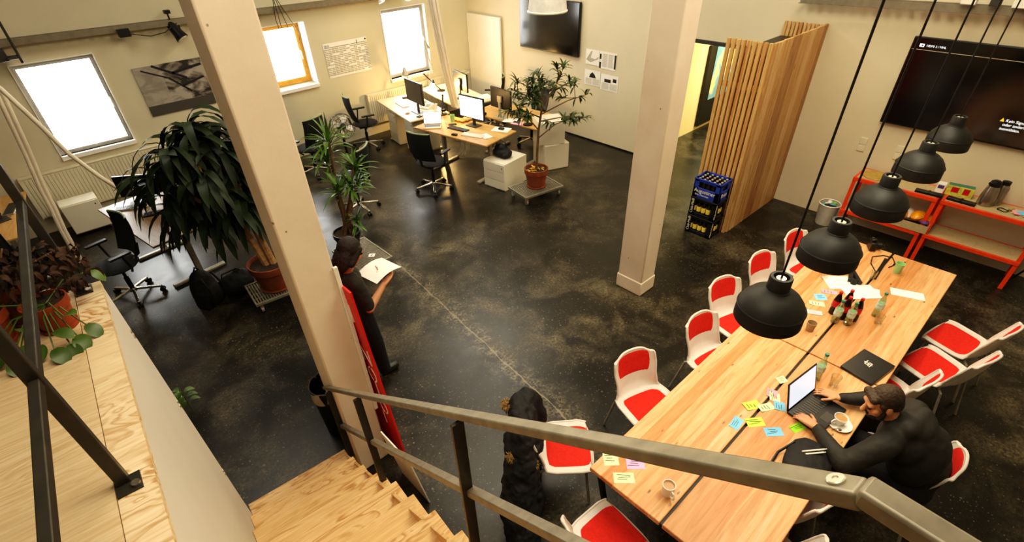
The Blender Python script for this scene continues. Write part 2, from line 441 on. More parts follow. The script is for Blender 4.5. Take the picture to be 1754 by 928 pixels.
def m_print():
    m = NT('grey_photo_print'); mp = m.co((1, 1, 1)); n = m.noise(m.co((2.2, 2.2, 5.0), (0, .5, 0)), 1.2, 4, .6, .6)
    sep = m.n('ShaderNodeSeparateXYZ'); m.l(m.tc, 'Object', sep, 0)
    c = m.ramp(n, [(.42, L('#2b2823')), (.5, L('#7d7468')), (.58, L('#aaa195'))])
    low = m.math('LESS_THAN', sep.outputs[2], -.2)
    c2 = m.mix(c, L('#4a463f'), low)
    c3 = m.mix(c2, L('#a79e93'), m.math('MULTIPLY', m.math('LESS_THAN', sep.outputs[0], -.12), m.math('GREATER_THAN', sep.outputs[2], -.2)))
    m.base(m.mix(c2, c3, .65)); m.set(Roughness=.6); return m.m
M['print'] = m_print()
def m_abstract():
    m = NT('abstract_blue_yellow_paint'); n = m.noise(m.co(), 1.7, 5, .6, .8)
    m.base(m.ramp(n, [(.3, L('#cdb14a')), (.44, L('#d8cb86')), (.50, L('#6d9aa4')), (.75, L('#507f90'))])); m.set(Roughness=.5); return m.m
M['abstract'] = m_abstract()

# ------------------------------------------------------------------ room shell
WY, FX, CZ = 9.78, 7.88, 5.0
def wall_with_holes(axis, pos, th, a0, a1, z0, z1, holes):
    mb = MB(); holes = sorted(holes); x = a0
    def bx(u0, u1, w0, w1):
        if u1 - u0 < 1e-4 or w1 - w0 < 1e-4: return
        if axis == 'Y': mb.box(((u0+u1)/2, pos + th/2, (w0+w1)/2), (u1-u0, th, w1-w0))
        else: mb.box((pos + th/2, (u0+u1)/2, (w0+w1)/2), (th, u1-u0, w1-w0))
    for h0, h1, b, t in holes:
        bx(x, h0, z0, z1); bx(h0, h1, z0, b); bx(h0, h1, t, z1); x = h1
    bx(x, a1, z0, z1); return mb
ST('floor', MB().box((3.2, 3.0, -.05), (19.4, 14.4, .1)), M['floor'])
WINS = [(.10, 1.05, 1.01, 2.22), (3.25, 4.19, 1.21, 2.21), (5.73, 6.74, .96, 2.19)]
ST('wall_window', wall_with_holes('Y', WY, .34, -6.2, FX + .3, 0, CZ, WINS), M['wall'], smooth=False)
ST('wall_far', wall_with_holes('X', FX, .2, -3.6, WY, 0, CZ, [(2.62, 4.95, 0, 1.98)]), M['wall2'], smooth=False)
ST('wall_back', MB().box((-6.25, 3.1, CZ/2), (.1, 13.7, CZ)), M['wall'])
ST('wall_right', MB().box((.8, -3.65, CZ/2), (14.2, .1, CZ)), M['wall2'])
ST('ceiling', MB().box((.8, 3.1, CZ + .05), (14.4, 13.9, .1)), M['ceil'])
ST('wall_passage_left', MB().box((10.4, 5.11, 1.2), (4.6, .1, 2.4)), M['yellow'])
ST('wall_passage_end', MB().box((12.7, 3.6, 1.2), (.1, 3.0, 2.4)), M['yellow'])
ST('wall_passage_right', MB().box((10.4, 2.15, 1.2), (4.6, .1, 2.4)), M['yellow'])
ST('ceiling_passage', MB().box((10.4, 3.6, 2.45), (4.7, 3.1, .1)), M['ceil'])
ST('trim_1', MB().box((FX - .012, 3.80, 2.0), (.05, 2.3, .05)), M['darkgrey'])
ST('baseboard_far', MB().box((FX - .008, 7.36, .012), (.014, 4.8, .024)), M['blackplastic'])
# windows
for k, (x0, x1, z0, z1) in enumerate(WINS):
    rec = (.07, .27, .11)[k]; y = WY + rec; fm = M[('framewin', 'framewood', 'framewin')[k]]
    fw = (.03, .06, .04)[k]
    w = MB(); cx = (x0+x1)/2; cz = (z0+z1)/2
    w.box((x0+fw/2, y, cz), (fw, .05, z1-z0)).box((x1-fw/2, y, cz), (fw, .05, z1-z0))
    w.box((cx, y, z0+fw/2), (x1-x0-2*fw, .05, fw)).box((cx, y, z1-fw/2), (x1-x0-2*fw, .05, fw))
    root = ST('window_%d' % (k+1), w, fm, bevel=.004)
    sash = MB(); i = fw; s = (.026, .035, .03)[k]
    for xx in (x0+i+s/2, x1-i-s/2): sash.box((xx, y-.012, cz), (s, .05, z1-z0-2*i))
    for zz in (z0+i+s/2, z1-i-s/2): sash.box((cx, y-.012, zz), (x1-x0-2*i-2*s, .05, s))
    P('sash', sash, fm, root, .004)
    P('pane', MB().box((cx, y, cz), (x1-x0-2*i-s, .006, z1-z0-2*i-s)), M['winglass'], root)
    hd = MB().box((x1-i-s/2, y-.045, cz), (.018, .02, .06)).box((x1-i-s/2, y-.065, cz-.05), (.018, .02, .13))
    P('window_handle', hd, M['whiteplastic'], root, .004)
    P('window_sill', MB().box((cx, WY+rec/2-.035, z0-.03), (x1-x0+.02, rec+.03, .06)), M['whiteframe'], root, .004)
    P('reveal', MB().box((x0-.004, WY+rec/2-.02, cz), (.012, rec, z1-z0)).box((x1+.004, WY+rec/2-.02, cz), (.012, rec, z1-z0)).box((cx, WY+rec/2-.02, z1+.004), (x1-x0, rec, .012)), M['whiteframe'], root)

# columns
o = ST('column', MB().box((.848, 2.848, CZ/2), (.259, .211, CZ)), M['conc'], bevel=.012)
props(o, 'thick white painted concrete column next to the stair railing', None)
P('cable_duct', MB().box((.980, 2.732, 1.28), (.027, .022, 1.34)), M['whiteplastic'], o, .003)
o = ST('column', MB().box((4.485, 2.715, CZ/2), (.265, .335, CZ)), M['conc'], bevel=.012)
props(o, 'white painted concrete column in the middle of the black floor', None)
P('plinth', MB().box((4.485, 2.715, .09), (.285, .355, .18)), M['conc'], o, .012)

# ------------------------------------------------------------------ stair, mezzanine, railings (rotated 4.5 degrees)
TH = radians(4.5)
def ST2(name, mb, mat, **k):
    o = ST(name, mb, mat, **k); o.rotation_euler = (0, 0, -TH); return o
RZ = .1935; MZ = 12 * RZ
st = T('staircase', 'plywood staircase going down beside the white concrete column', 'stairs', (0,0,0), -4.5)
for k in range(1, 12):
    far = 2.95 - .2685 * (k - 1)
    hw = (.455 if k < 4 else .5); P('tread', MB().box(((hw-.326)/2, far - .15, RZ*k - .015), (hw+.326, .30, .03)), M['plystep'], st, .003)
    P('riser', MB().box(((hw-.336)/2, far - .29, RZ*k + (RZ-.03)/2), (hw+.316, .012, RZ-.03)), M['plystep'], st)
P('stringer', MB().add([(.435, 2.96, 0), (.435, 2.96, .14), (.435, .0, 2.28), (.435, -.03, 1.9), (.435, 2.55, 0), (.452, 2.96, 0), (.452, 2.96, .14), (.452, .0, 2.28), (.452, -.03, 1.9), (.452, 2.55, 0)],
  [(0,1,2,3,4), (9,8,7,6,5), (0,5,6,1), (1,6,7,2), (2,7,8,3), (3,8,9,4), (4,9,5,0)]), M['plystep'], st, label='plywood stringer along the column side')
ST2('floor_landing', MB().box((.15, -1.2, MZ - .03), (.98, 2.44, .06)), M['plystep'])
ST2('floor_mezzanine', MB().prism([(-3.2, -2.4), (-.435, -2.4), (-.435, 2.86), (-3.2, 2.86)], MZ - .2, MZ), M['ply'])
ST2('trim_2', MB().prism([(-.432, -2.4), (-.325, -2.4), (-.325, 2.86), (-.432, 2.86)], MZ - .03, MZ + .001), M['plystrip'])
ST2('wall_stair', MB().box((-.338, .55, (MZ-.03)/2), (.02, 4.62, MZ - .03)), M['panelwhite'])
def screw(mb, c, n=(1,0,0)):
    mb.cyl(V(c), V(c) + V(n)*.006, .012, seg=10)
sc = MB()
for z, u in ((1.45, 2.81), (.75, 2.82), (2.0, 2.8)):
    for dz in (0, .035): screw(sc, (-.328, u, z + dz))
P('screw', sc, M['weld'], bpy.data.objects['wall_stair'])

r = T('stair_railing', 'raw steel railing sloping down along the plywood stairs', 'railing', (0,0,0), -4.5)
NX = .485
def hz(u): return .937 + (2.927 - u) * (3.182 - .937) / (2.927 - .006)
P('handrail', MB().bar((NX, 2.97, hz(2.97)), (NX, .006, hz(.006)), .034, .026, (0,0,1)).bar((NX, .013, 3.186), (NX, -1.4, 3.231), .034, .026), M['steel'], r, .005)
MR = .42
P('mid_rail', MB().bar((NX, 2.87, hz(2.87) - MR), (NX, .03, hz(.03) - MR), .034, .032), M['steel'], r, .003)
for k, u in enumerate((2.84, 2.06, .915, -.1)):
    base = RZ * max(1, math.ceil((2.95 - u) / .2685)) if u < 2.95 else RZ
    base = min(base, MZ)
    P('post', MB().box((NX - .012, u, (base + hz(max(u, .03))) / 2 - .02), (.044, .014, hz(max(u, .03)) - base - .02)), M['darksteel'], r, .002)
bo = P('bolt', MB().lathe([(.0, -.004), (.0105, -.004), (.0105, .002), (.0093, .003), (.0036, .003), (.003, .001), (.0, .001)], 20, (0, 0, 0)), M['capsilver'], r)
bo.location = (NX, .036, hz(.036) + .0172); bo.rotation_euler = (-radians(37.4), 0, 0)

r = T('mezzanine_railing', 'dark steel railing standing on the plywood floor at left', 'railing', (0,0,0), -4.5)
QN = -.405
for u in (1.487, 2.825, .15):
    p = P('post', MB().box((QN, u, MZ + .45), (.036, .03, .9)), M['darksteel'], r, .003)
    P('base_plate', MB().box((QN + .01, u - .02, MZ + .004), (.07, .075, .008)), M['darksteel'], p, .001)
    P('bolt', MB().cyl((QN + .03, u - .035, MZ + .008), (QN + .03, u - .035, MZ + .016), .013, seg=14), M['weld'], p)
P('mid_rail', MB().box((QN, .75, MZ + .455), (.026, 4.16, .03)), M['darksteel'], r, .003)
P('top_rail', MB().box((QN, .75, MZ + .92), (.046, 4.2, .05)), M['steel'], r, .003)

# ------------------------------------------------------------------ window-wall fittings
def radiator(label, x0, x1, z0, z1, group=None):
    t = T('radiator', label, 'radiator', ((x0+x1)/2, WY, 0)); w = x1 - x0; h = z1 - z0
    mb = MB()
    n = int(w / .045)
    for i in range(n): mb.box((-w/2 + (i+.5)*w/n, -.10, z0 + h/2), (w/n*.72, .02, h - .05))
    mb.box((0, -.088, z0+h/2), (w, .02, h-.02))
    P('panel', mb, M['rad'], t, .002)
    P('top_grille', MB().box((0, -.06, z1), (w + .01, .1, .02)), M['rad'], t, .004)
    P('side_cover', MB().box((-w/2, -.06, z0+h/2), (.012, .1, h)).box((w/2, -.06, z0+h/2), (.012, .1, h)), M['rad'], t)
    P('valve', MB().cyl((w/2 + .03, -.06, z1 - .06), (w/2 + .09, -.06, z1 - .06), .018), M['whiteplastic'], t)
    P('pipe', MB().tube([(w/2-.05, -.05, z0), (w/2-.05, -.05, .0)], .012).tube([(w/2-.12, -.05, z0), (w/2-.12, -.05, .0)], .012), M['rad'], t)
radiator('long white panel radiator under the leftmost window', -.5, 2.3, .25, .86)
radiator('white ribbed radiator behind the desk cluster under the far window', 5.08, 7.62, .22, .80)
def ctray(name, label, a, b, w=.1, h=.05, loc=None, wallside=None):
    a = V(a); b = V(b); d = (b - a); Ln = d.length; d.normalize(); s = d.cross(V((0,0,1)))
    mb = MB()
    mb.bar(a + s*w/2, b + s*w/2, .006, h).bar(a - s*w/2, b - s*w/2, .006, h)
    n = int(Ln / .12)
    for i in range(n + 1):
        q = a + d * (Ln * i / n); mb.bar(q - s*w/2 - V((0,0,h/2)), q + s*w/2 - V((0,0,h/2)), .05, .005)
    return S(name, label, 'cable tray', mb, M['tray'])
ctray('cable_tray', 'long perforated grey cable tray along the window wall', (-3.0, WY - .12, 2.545), (6.2, WY - .12, 2.425), .12, .075)
ctray('cable_tray', 'perforated cable tray above the wide screen on the right', (FX - .14, -2.5, 2.78), (FX - .14, 2.9, 2.66), .16, .07)
def spot(name, label, loc, aim, body='blackmetal', group=None):
    t = T(name, label, 'spotlight', loc, 0, group); a = V(aim).normalized(); t.scale = (1.5,)*3 if body == 'blackmetal' else (1,)*3
    P('bracket', MB().box((0, 0, .13), (.05, .06, .03)).cyl((0,0,.13), (0,0,.03), .008), M[body], t)
    b = MB().tube([-a*.06, a*.0, a*.07, a*.12], [.03, .045, .05, .062], 16, True); P('lamp_head', b, M[body], t)
    P('lens', MB().cyl(a*.121, a*.125, .05, seg=16), M['whiteplastic'], t)
    P('arm', MB().tube([V((0,0,.03)), V((.06,0,.01)), V((.06,0,-.03))], .007), M[body], t)
spot('spotlight', 'black spotlight clamped on the cable tray above the grey photo print', (2.14, WY - .16, 2.42), (.3, -.4, -.8))
spot('spotlight', 'small spotlight above the far window, left of two', (5.40, WY - .6, 2.52), (.2, -.4, -.9), 'whiteplastic')
spot('spotlight', 'small spotlight above the far window beside the hanging white cables', (6.0, WY - .6, 2.50), (-.2, -.4, -.9), 'whiteplastic')
S('junction_box', 'small black box with cable on the cable tray above the left window', 'box', MB().box((0,0,0), (.14, .12, .1)).tube([(0.06,-.05,-.02), (.3,-.06,-.08), (.5,-.05,-.06), (.7,-.02,.03)], .006), M['blackplastic'], (1.5, WY - .2, 2.44))
S('junction_box', 'dark grey box with upright rod at the left end of the tray', 'box', MB().box((0,0,0), (.3, .14, .13)).box((.26, -.12, 1.25), (.03, .03, 2.7)).box((.2, -.06, -.03), (.14, .14, .03)), M['darkgrey'], (.0, WY - .2, 2.38), bevel=.008)
w = MB()
for dx, dz, q in ((0, -.5, .04), (.12, -.7, -.05), (.2, -.45, .1), (-.06, -.25, .02)):
    w.tube([(dx*.2, 0, .2), (dx, .0, dz*.4), (dx + q, .02, dz*.8), (dx + q*.4, .01, dz)], .006, 6)
S('hanging_wires', 'loose dark wires dangling from the cable tray above the amber window', 'wires', w, M['darkgrey'], (3.72, WY - .2, 2.42))
# white cable sleeves
def sleeve(label, pts, r, n=1, sp=.05):
    mb = MB()
    for k in range(n):
        o = V(((k % 2) * sp - sp*.5*(n > 1), (k // 2) * sp, 0))
        f = [V(p) + o * (1 - .55*i/len(pts)) for i, p in enumerate(pts)]
        mb.tube(f, r, 10)
    return S('cable_sleeve', label, 'cable sleeve', mb, M['sleeve'])
sleeve('bundle of white cable sleeves hanging down onto the desk cluster', [(5.60, 8.0, 5.0), (5.68, 8.0, 3.4), (5.76, 8.0, 2.4), (5.88, 8.0, 1.4), (5.98, 7.98, .72)], .026, 5, .085)
sleeve('white cable sleeve slanting across to the grey oak desk', [(-.7, 8.3, 3.6), (-.25, 8.25, 2.55), (-.08, 8.2, 2.26), (.06, 8.2, 1.82), (.16, 8.2, 1.46), (.32, 8.2, 1.12), (.52, 8.15, .78)], .026, 1)
sleeve('pair of white cable sleeves dropping onto the desk at the far left', [(-.4, 8.5, 3.4), (-.16, 8.5, 2.5), (-.12, 8.5, 2.15), (-.20, 8.5, 1.5), (-.27, 8.5, 1.05), (-.29, 8.5, .80), (-.33, 8.44, .5), (-.36, 8.40, .03)], .026, 2, .06)
# prints
def sheet(name, label, cat, axis, c, w, h, mat, parts=(), group=None, th=.004, tilt=0):
    t = T(name, label, cat, c, 0 if axis == 'Y' else -90, group)
    if tilt: t.rotation_euler[1] = tilt
    P('sheet', MB().box((0, -th/2, 0), (w, th, h)), mat, t)
    return t
g = S('photo_print', 'large unframed grey black photo print on wall right of leftmost window', 'poster', MB().box((0,0,0), (.96, .012, .69)), M['print'], (1.90, WY - .012, 1.605))
mb = MB()
for a, b, r0 in (((-.38,.3),(-.05,.14),.012), ((-.22,.34),(.2,.1),.02), ((-.05,.14),(.2,-.1),.018), ((.02,.2),(.46,.26),.022), ((.1,.0),(.44,.08),.018)):
    mb.bar((a[0], -.008, a[1]), (b[0], -.008, b[1]), .002, r0*1.6, (0,0,1))
P('print_shadow', mb, M['ink'], g, label='dark slanted branch shapes')
cal = sheet('wall_planner', 'white yearly wall planner sheet with rows of grey date boxes', 'calendar', 'Y', (4.89, WY - .003, 1.52), .9, .58, M['paper'])
mb = MB()
for i in range(12):
    for j in range(16):
        if random.random() < .86: mb.box((-.415 + i*.0755, -.006, .185 - j*.0285), (.066, .002, .013 + random.random()*.008))
P('date_grid', mb, M['greyink'], cal)
P('header_rule', MB().box((0, -.006, .215), (.86, .002, .006)).box((.235, -.006, .235), (.012, .002, .07)).box((.42, -.006, .258), (.03, .002, .03)), M['ink'], cal)
TX('header_text', '2015', .05, M['ink'], cal, (-.43, -.006, .228), (pi/2, 0, 0))
S('whiteboard_panel', 'tall white board leaning against far wall in the corner', 'board', MB().box((0,0,0), (.05, 1.06, 1.9)), M['white'], (FX - .05, 9.24, .955), bevel=.006)
pg = 'magazine pages pinned below the far screen'
def page(label, y0, y1, z0, z1, kind):
    w = y1 - y0; h = z1 - z0
    t = sheet('magazine_page', label, 'page', 'X', (FX - .003, (y0+y1)/2, (z0+z1)/2), w, h, M['paper'], group=pg)
    pic = MB(); tx = MB()
    if kind == 0:
        pic.add([(-w*.45, -.006, -h*.2), (-w*.1, -.006, h*.4), (0, -.006, h*.42), (-w*.12, -.006, -h*.05), (w*.2, -.006, -h*.1), (w*.45, -.006, h*.1), (w*.45, -.006, -h*.05), (-w*.1, -.006, -h*.35)], [(0,1,2,3), (3,4,7,0), (4,5,6,7)])
        P('picture', pic, M['greyink'], t)
    elif kind == 1:
        for q in (((-w*.44, -.006, h*.2), (w*.1, .002, h*.3)), ((-w*.44, -.006, -h*.3), (w*.1, .002, h*.36)), ((w*.44, -.006, 0), (w*.1, .002, h*.8))): P('picture', MB().box(*q), M['ink'], t)
        for i in range(18): tx.box((-w*.17, -.006, h*.38 - i*h*.043), (w*.28, .002, h*.016)).box((w*.17, -.006, h*.38 - i*h*.043), (w*.28, .002, h*.016))
        P('text_lines', tx, M['greyink'], t)
    else:
        pic.prism([(-w*.2, 0), (w*.25, 0), (w*.15, h*.22), (0, h*.36), (-w*.14, h*.2)], 0, .002) if kind == 2 else pic.box((-w*.1, 0, 0), (w*.36, h*.2, .002)).box((w*.3, h*.08, 0), (w*.2, h*.22, .002))
        pic.v = [(x, -.006 - z, y + (h*.02 if kind == 2 else h*.12)) for x, y, z in pic.v]
        P('picture', pic, M['ink'], t)
        for i in range(9): tx.box((-w*.22, -.006, -h*.05 - i*h*.045), (w*.4, .002, h*.016)).box((w*.25, -.006, -h*.05 - i*h*.045), (w*.4, .002, h*.016))
        P('text_lines', tx, M['greyink'], t)
page('pinned magazine page with a pale curved picture, upper left of the group', 6.16, 6.47, 1.37, 1.62, 0)
page('pinned magazine page of text with dark picture strips, upper right', 5.78, 6.15, 1.34, 1.62, 1)
page('pinned page with a dark figure picture, lower left of the group', 6.11, 6.47, 1.02, 1.28, 2)
page('pinned page with two small pictures over text, lower right', 5.70, 6.09, .99, 1.26, 3)

def tv(name, label, c, w, h):
    t = T(name, label, 'screen', c, -90)
    P('housing', MB().box((0, -.04, 0), (w, .05, h)), M['blackplastic'], t, .006)
    P('screen_glass', MB().box((0, -.068, .004), (w - .03, .006, h - .035)), M['tvblack'], t)
    P('wall_mount', MB().box((0, -.008, 0), (w*.4, .016, h*.5)), M['blackmetal'], t)
    return t
t = tv('television', 'flat black wall screen above the magazine pages, showing nothing', (FX, 7.37, 1.895), 1.52, .88)
t = tv('television', 'large black wall screen with white text above the orange shelves', (FX, .725, 1.895), 1.72, .97)
P('status_line', MB().box((0, -.0735, .36), (1.68, .001, .006)), M['greyink'], t)
P('status_icon', MB().box((-.755, -.0735, .405), (.046, .002, .032)), M['screenink'], t)
P('status_icon_hole', MB().box((-.75, -.0752, .405), (.018, .002, .012)), M['tvblack'], t)
TX('status_text', 'HDMI 2 / MHL', .031, M['screenink'], t, (-.71, -.074, .395), (pi/2, 0, 0))
tri = MB().add([(x*.7 + .218, y, z*.7 - .118) for x, y, z in ((.045, -.0735, -.16), (.10, -.0735, -.16), (.0725, -.0735, -.105), (.045, -.0745, -.16), (.10, -.0745, -.16), (.0725, -.0745, -.105))], [(0,1,2), (5,4,3), (0,3,4,1), (1,4,5,2), (2,5,3,0)])
P('warning_sign', tri, M['screenyellow'], t)
for i, s in enumerate(('Kein Signal. Bitte', 'oder anderes Gerät', 'auswählen.')):
    TX('message_text', s, .041, M['screenink'], t, (.30 - (.0, .012, .02)[i], -.074, -.228 - i*.043), (pi/2, 0, 0))
for y, lb in ((1.68, 'white double wall socket below the lettered screen, left one'), (1.25, 'white wall socket below the lettered screen, right one')):
    q = S('wall_socket', lb, 'socket', MB().box((0,0,0), (.012, .085, .085)).box((0,0,-.09), (.012, .085, .085)), M['rad'], (FX - .006, y, 1.12), bevel=.003)
    P('socket_well', MB().cyl((-.0065, 0, 0), (-.0085, 0, 0), .024).cyl((-.0065, 0, -.09), (-.0085, 0, -.09), .024), M['rad'], q)
for y, lb, dx, mt in ((1.20, 'white box with socket on the right cable tray, leftmost', .13, 'white'), (.98, 'dark box on the right cable tray between white boxes', .09, 'darkgrey'), (.74, 'wide white box on the right cable tray', .2, 'white'), (.42, 'white box at the right end of the cable tray', .16, 'white')):
    S('tray_box', lb, 'box', MB().box((0,0,0), (.08, dx, .11)), M[mt], (FX - .27, y, 2.805), bevel=.006)

# painting in the passage
t = T('painting', 'big dark framed abstract painting in blue and yellow in the passage', 'painting', (10.85, 5.06, .82))
P('frame', MB().box((0, -.03, 0), (2.3, .05, 1.48)), M['blackplastic'], t, .005)
P('canvas', MB().box((.06, -.058, .21), (1.98, .01, .95)), M['abstract'], t)

# ------------------------------------------------------------------ slatted partition
t = T('slat_partition', 'tall larch slat partition standing between passage and meeting corner', 'partition', (6.37, 2.56, 0))
PH = 2.4
for i in range(9):
    P('slat', MB().box((.022, .035 + i*.0635, PH/2), (.035, .042, PH)), M['larch_slat'], t, .002)
for i in range(19):
    P('slat', MB().box((.05 + i*.079 + .035, .012, PH/2 - .002*(i % 3)), ((.056, .052, .06)[i % 3] if i < 6 else .073, .03, PH)), M[('larch_slat', 'larch_dark', 'larch_slat', 'larch_pale')[(i*7 % 11) % 4]], t, .002)
for i in range(10):
    P('slat', MB().box((1.47, .06 + i*.05, PH/2 - .01), (.03, .032, PH)), M['larch_slat'], t, .002)
P('rail', MB().box((.05, .29, .35), (.025, .55, .06)).box((.05, .29, 1.9), (.025, .55, .06)).box((.78, .04, .35), (1.45, .025, .06)).box((.78, .04, 2.0), (1.45, .025, .06)), M['larch_slat'], t)
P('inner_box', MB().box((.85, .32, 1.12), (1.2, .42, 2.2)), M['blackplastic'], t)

# ------------------------------------------------------------------ drink crates
def crate(label, loc, rz, mat, texts, blue):
    t = T('bottle_crate', label, 'crate', loc, rz); w, d, h = .38, .28, .265
    m = MB(); q = .016
    for x, y, sx, sy in ((0, -d/2+q/2, w, q), (0, d/2-q/2, w, q), (-w/2+q/2, 0, q, d-2*q), (w/2-q/2, 0, q, d-2*q)):
        lo = .14 if blue else .05; m.box((x, y, lo/2), (sx, sy, lo)).box((x, y, h - .022), (sx, sy, .044))
    for sx in (-1, 1):
        for sy in (-1, 1): m.box((sx*(w/2-.035), sy*(d/2-q/2), h/2), (.07, q, h)).box((sx*(w/2-q/2), sy*(d/2-.035), h/2), (q, .07, h))
    m.box((0, 0, .008), (w-2*q, d-2*q, .016))
    P('crate_body', m, M[mat], t, .004)
    P('rim', MB().box((0, -d/2, h-.01), (w+.012, .012, .02)).box((0, d/2, h-.01), (w+.012, .012, .02)).box((-w/2, 0, h-.01), (.012, d+.012, .02)).box((w/2, 0, h-.01), (.012, d+.012, .02)), M[mat], t, .004)
    # local -x is the face with the big window seen from the stairs
    return t
def bottle_proto(cap, lab):
    b = MB().lathe([(.029, 0), (.03, .01), (.03, .13), (.026, .15), (.013, .185), (.012, .225), (.0135, .228)], 12)
    o = bpy.data.objects.new('crate_bottle', b.mesh('crate_bottle', M['bottlebrown']))
    return o
def fill(cr, label, group, lab, capm):
    w = cr.matrix_basis
    proto = None
    for i in range(5):
        for j in range(4):
            loc = w @ V((-.14 + i*.07, -.096 + j*.064, .02))
            if proto is None:
                proto = T('crate_bottle', label, 'bottle', loc, 0, group)
                P('glass_body', MB().lathe([(.029, 0), (.03, .01), (.03, .13), (.026, .15), (.013, .185), (.012, .225)], 10), M['bottlebrown'], proto)
                P('cap', MB().cyl((0,0,.222), (0,0,.236), .0145, seg=10), M[capm], proto)
                P('bottle_label', MB().lathe([(.0305, .045), (.0308, .046), (.0308, .115), (.0305, .116)], 10), M[lab], proto)
            else: dup(proto, loc, random.uniform(0, 90))
CRX, CRY, CRR = 6.215, 2.82, 90
c1 = crate('black drinks crate with bottles, bottom of the stack by the slat partition', (CRX, CRY, 0), CRR, 'crateblack', None, 0)
c2 = crate('black drinks crate with bottles, middle of the stack by the slat partition', (CRX, CRY, .268), CRR, 'crateblack', None, 0)
c3 = crate('blue beer crate with white lettering on top of two black crates', (CRX, CRY, .536), CRR, 'crateblue', None, 1)
bpy.context.view_layer.update()
fill(c1, 'brown glass bottle with yellow label in the bottom black crate', 'bottles in the bottom black crate', 'matelabel', 'capsilver')
fill(c2, 'brown glass bottle with yellow label in the middle black crate', 'bottles in the middle black crate', 'matelabel', 'capsilver')
fill(c3, 'brown beer bottle with silver cap in the blue crate', 'bottles in the blue beer crate', 'bottlebrown', 'capsilver')
# lettering: crate local +y faces world -x (towards the stairs), local -x faces world -y
TX('crate_text', 'Augustiner', .075, M['white'], c3, (.17, .1415, .078), (pi/2, 0, pi), sx=.92)
TX('crate_text', 'Bräu München', .034, M['white'], c3, (.15, .1415, .035), (pi/2, 0, pi))
TX('crate_text', 'Bräu', .08, M['white'], c3, (-.1915, .09, .06), (pi/2, 0, -pi/2))
for c in (c1, c2):
    TX('crate_text', 'Club-Mate', .05, M['white'], c, (.137, .1415, .03), (pi/2, -pi/2, pi))
    TX('crate_text', 'Club-Mate', .05, M['white'], c, (-.1915, .118, .03), (pi/2, -pi/2, -pi/2))
    P('emblem', MB().cyl((.155, .140, .225), (.155, .143, .225), .02), M['capsilver'], c)

# ------------------------------------------------------------------ shell chairs
def sgrid(s, t):
    # s across -1..1, t along 0 (front lip) .. 1 (top of back); local y forward
    key = [(0, .225, .425, .205), (.06, .215, .452, .222), (.2, .14, .452, .236), (.42, -.06, .436, .232), (.52, -.165, .442, .218), (.60, -.215, .492, .200), (.70, -.243, .575, .192), (.82, -.268, .675, .204), (.93, -.287, .765, .196), (1.0, -.296, .81, .165)]
    for a, b in zip(key[:-1], key[1:]):
        if t <= b[0] + 1e-9:
            f = (t - a[0]) / (b[0] - a[0]); y, z, w = [a[i] + (b[i] - a[i]) * f for i in (1, 2, 3)]; break
    e = abs(s) ** 2.6
    bk = min(1, max(0, (t - .42) / .2))
    y += .075 * e * bk * (1 - .4 * max(0, t - .7) / .3); z += .016 * e * (1 - bk)
    if t > .93: z -= .045 * abs(s) ** 3 * (t - .93) / .07
    if t < .06: y -= .03 * abs(s) ** 3
    return V((s * w, y, z))
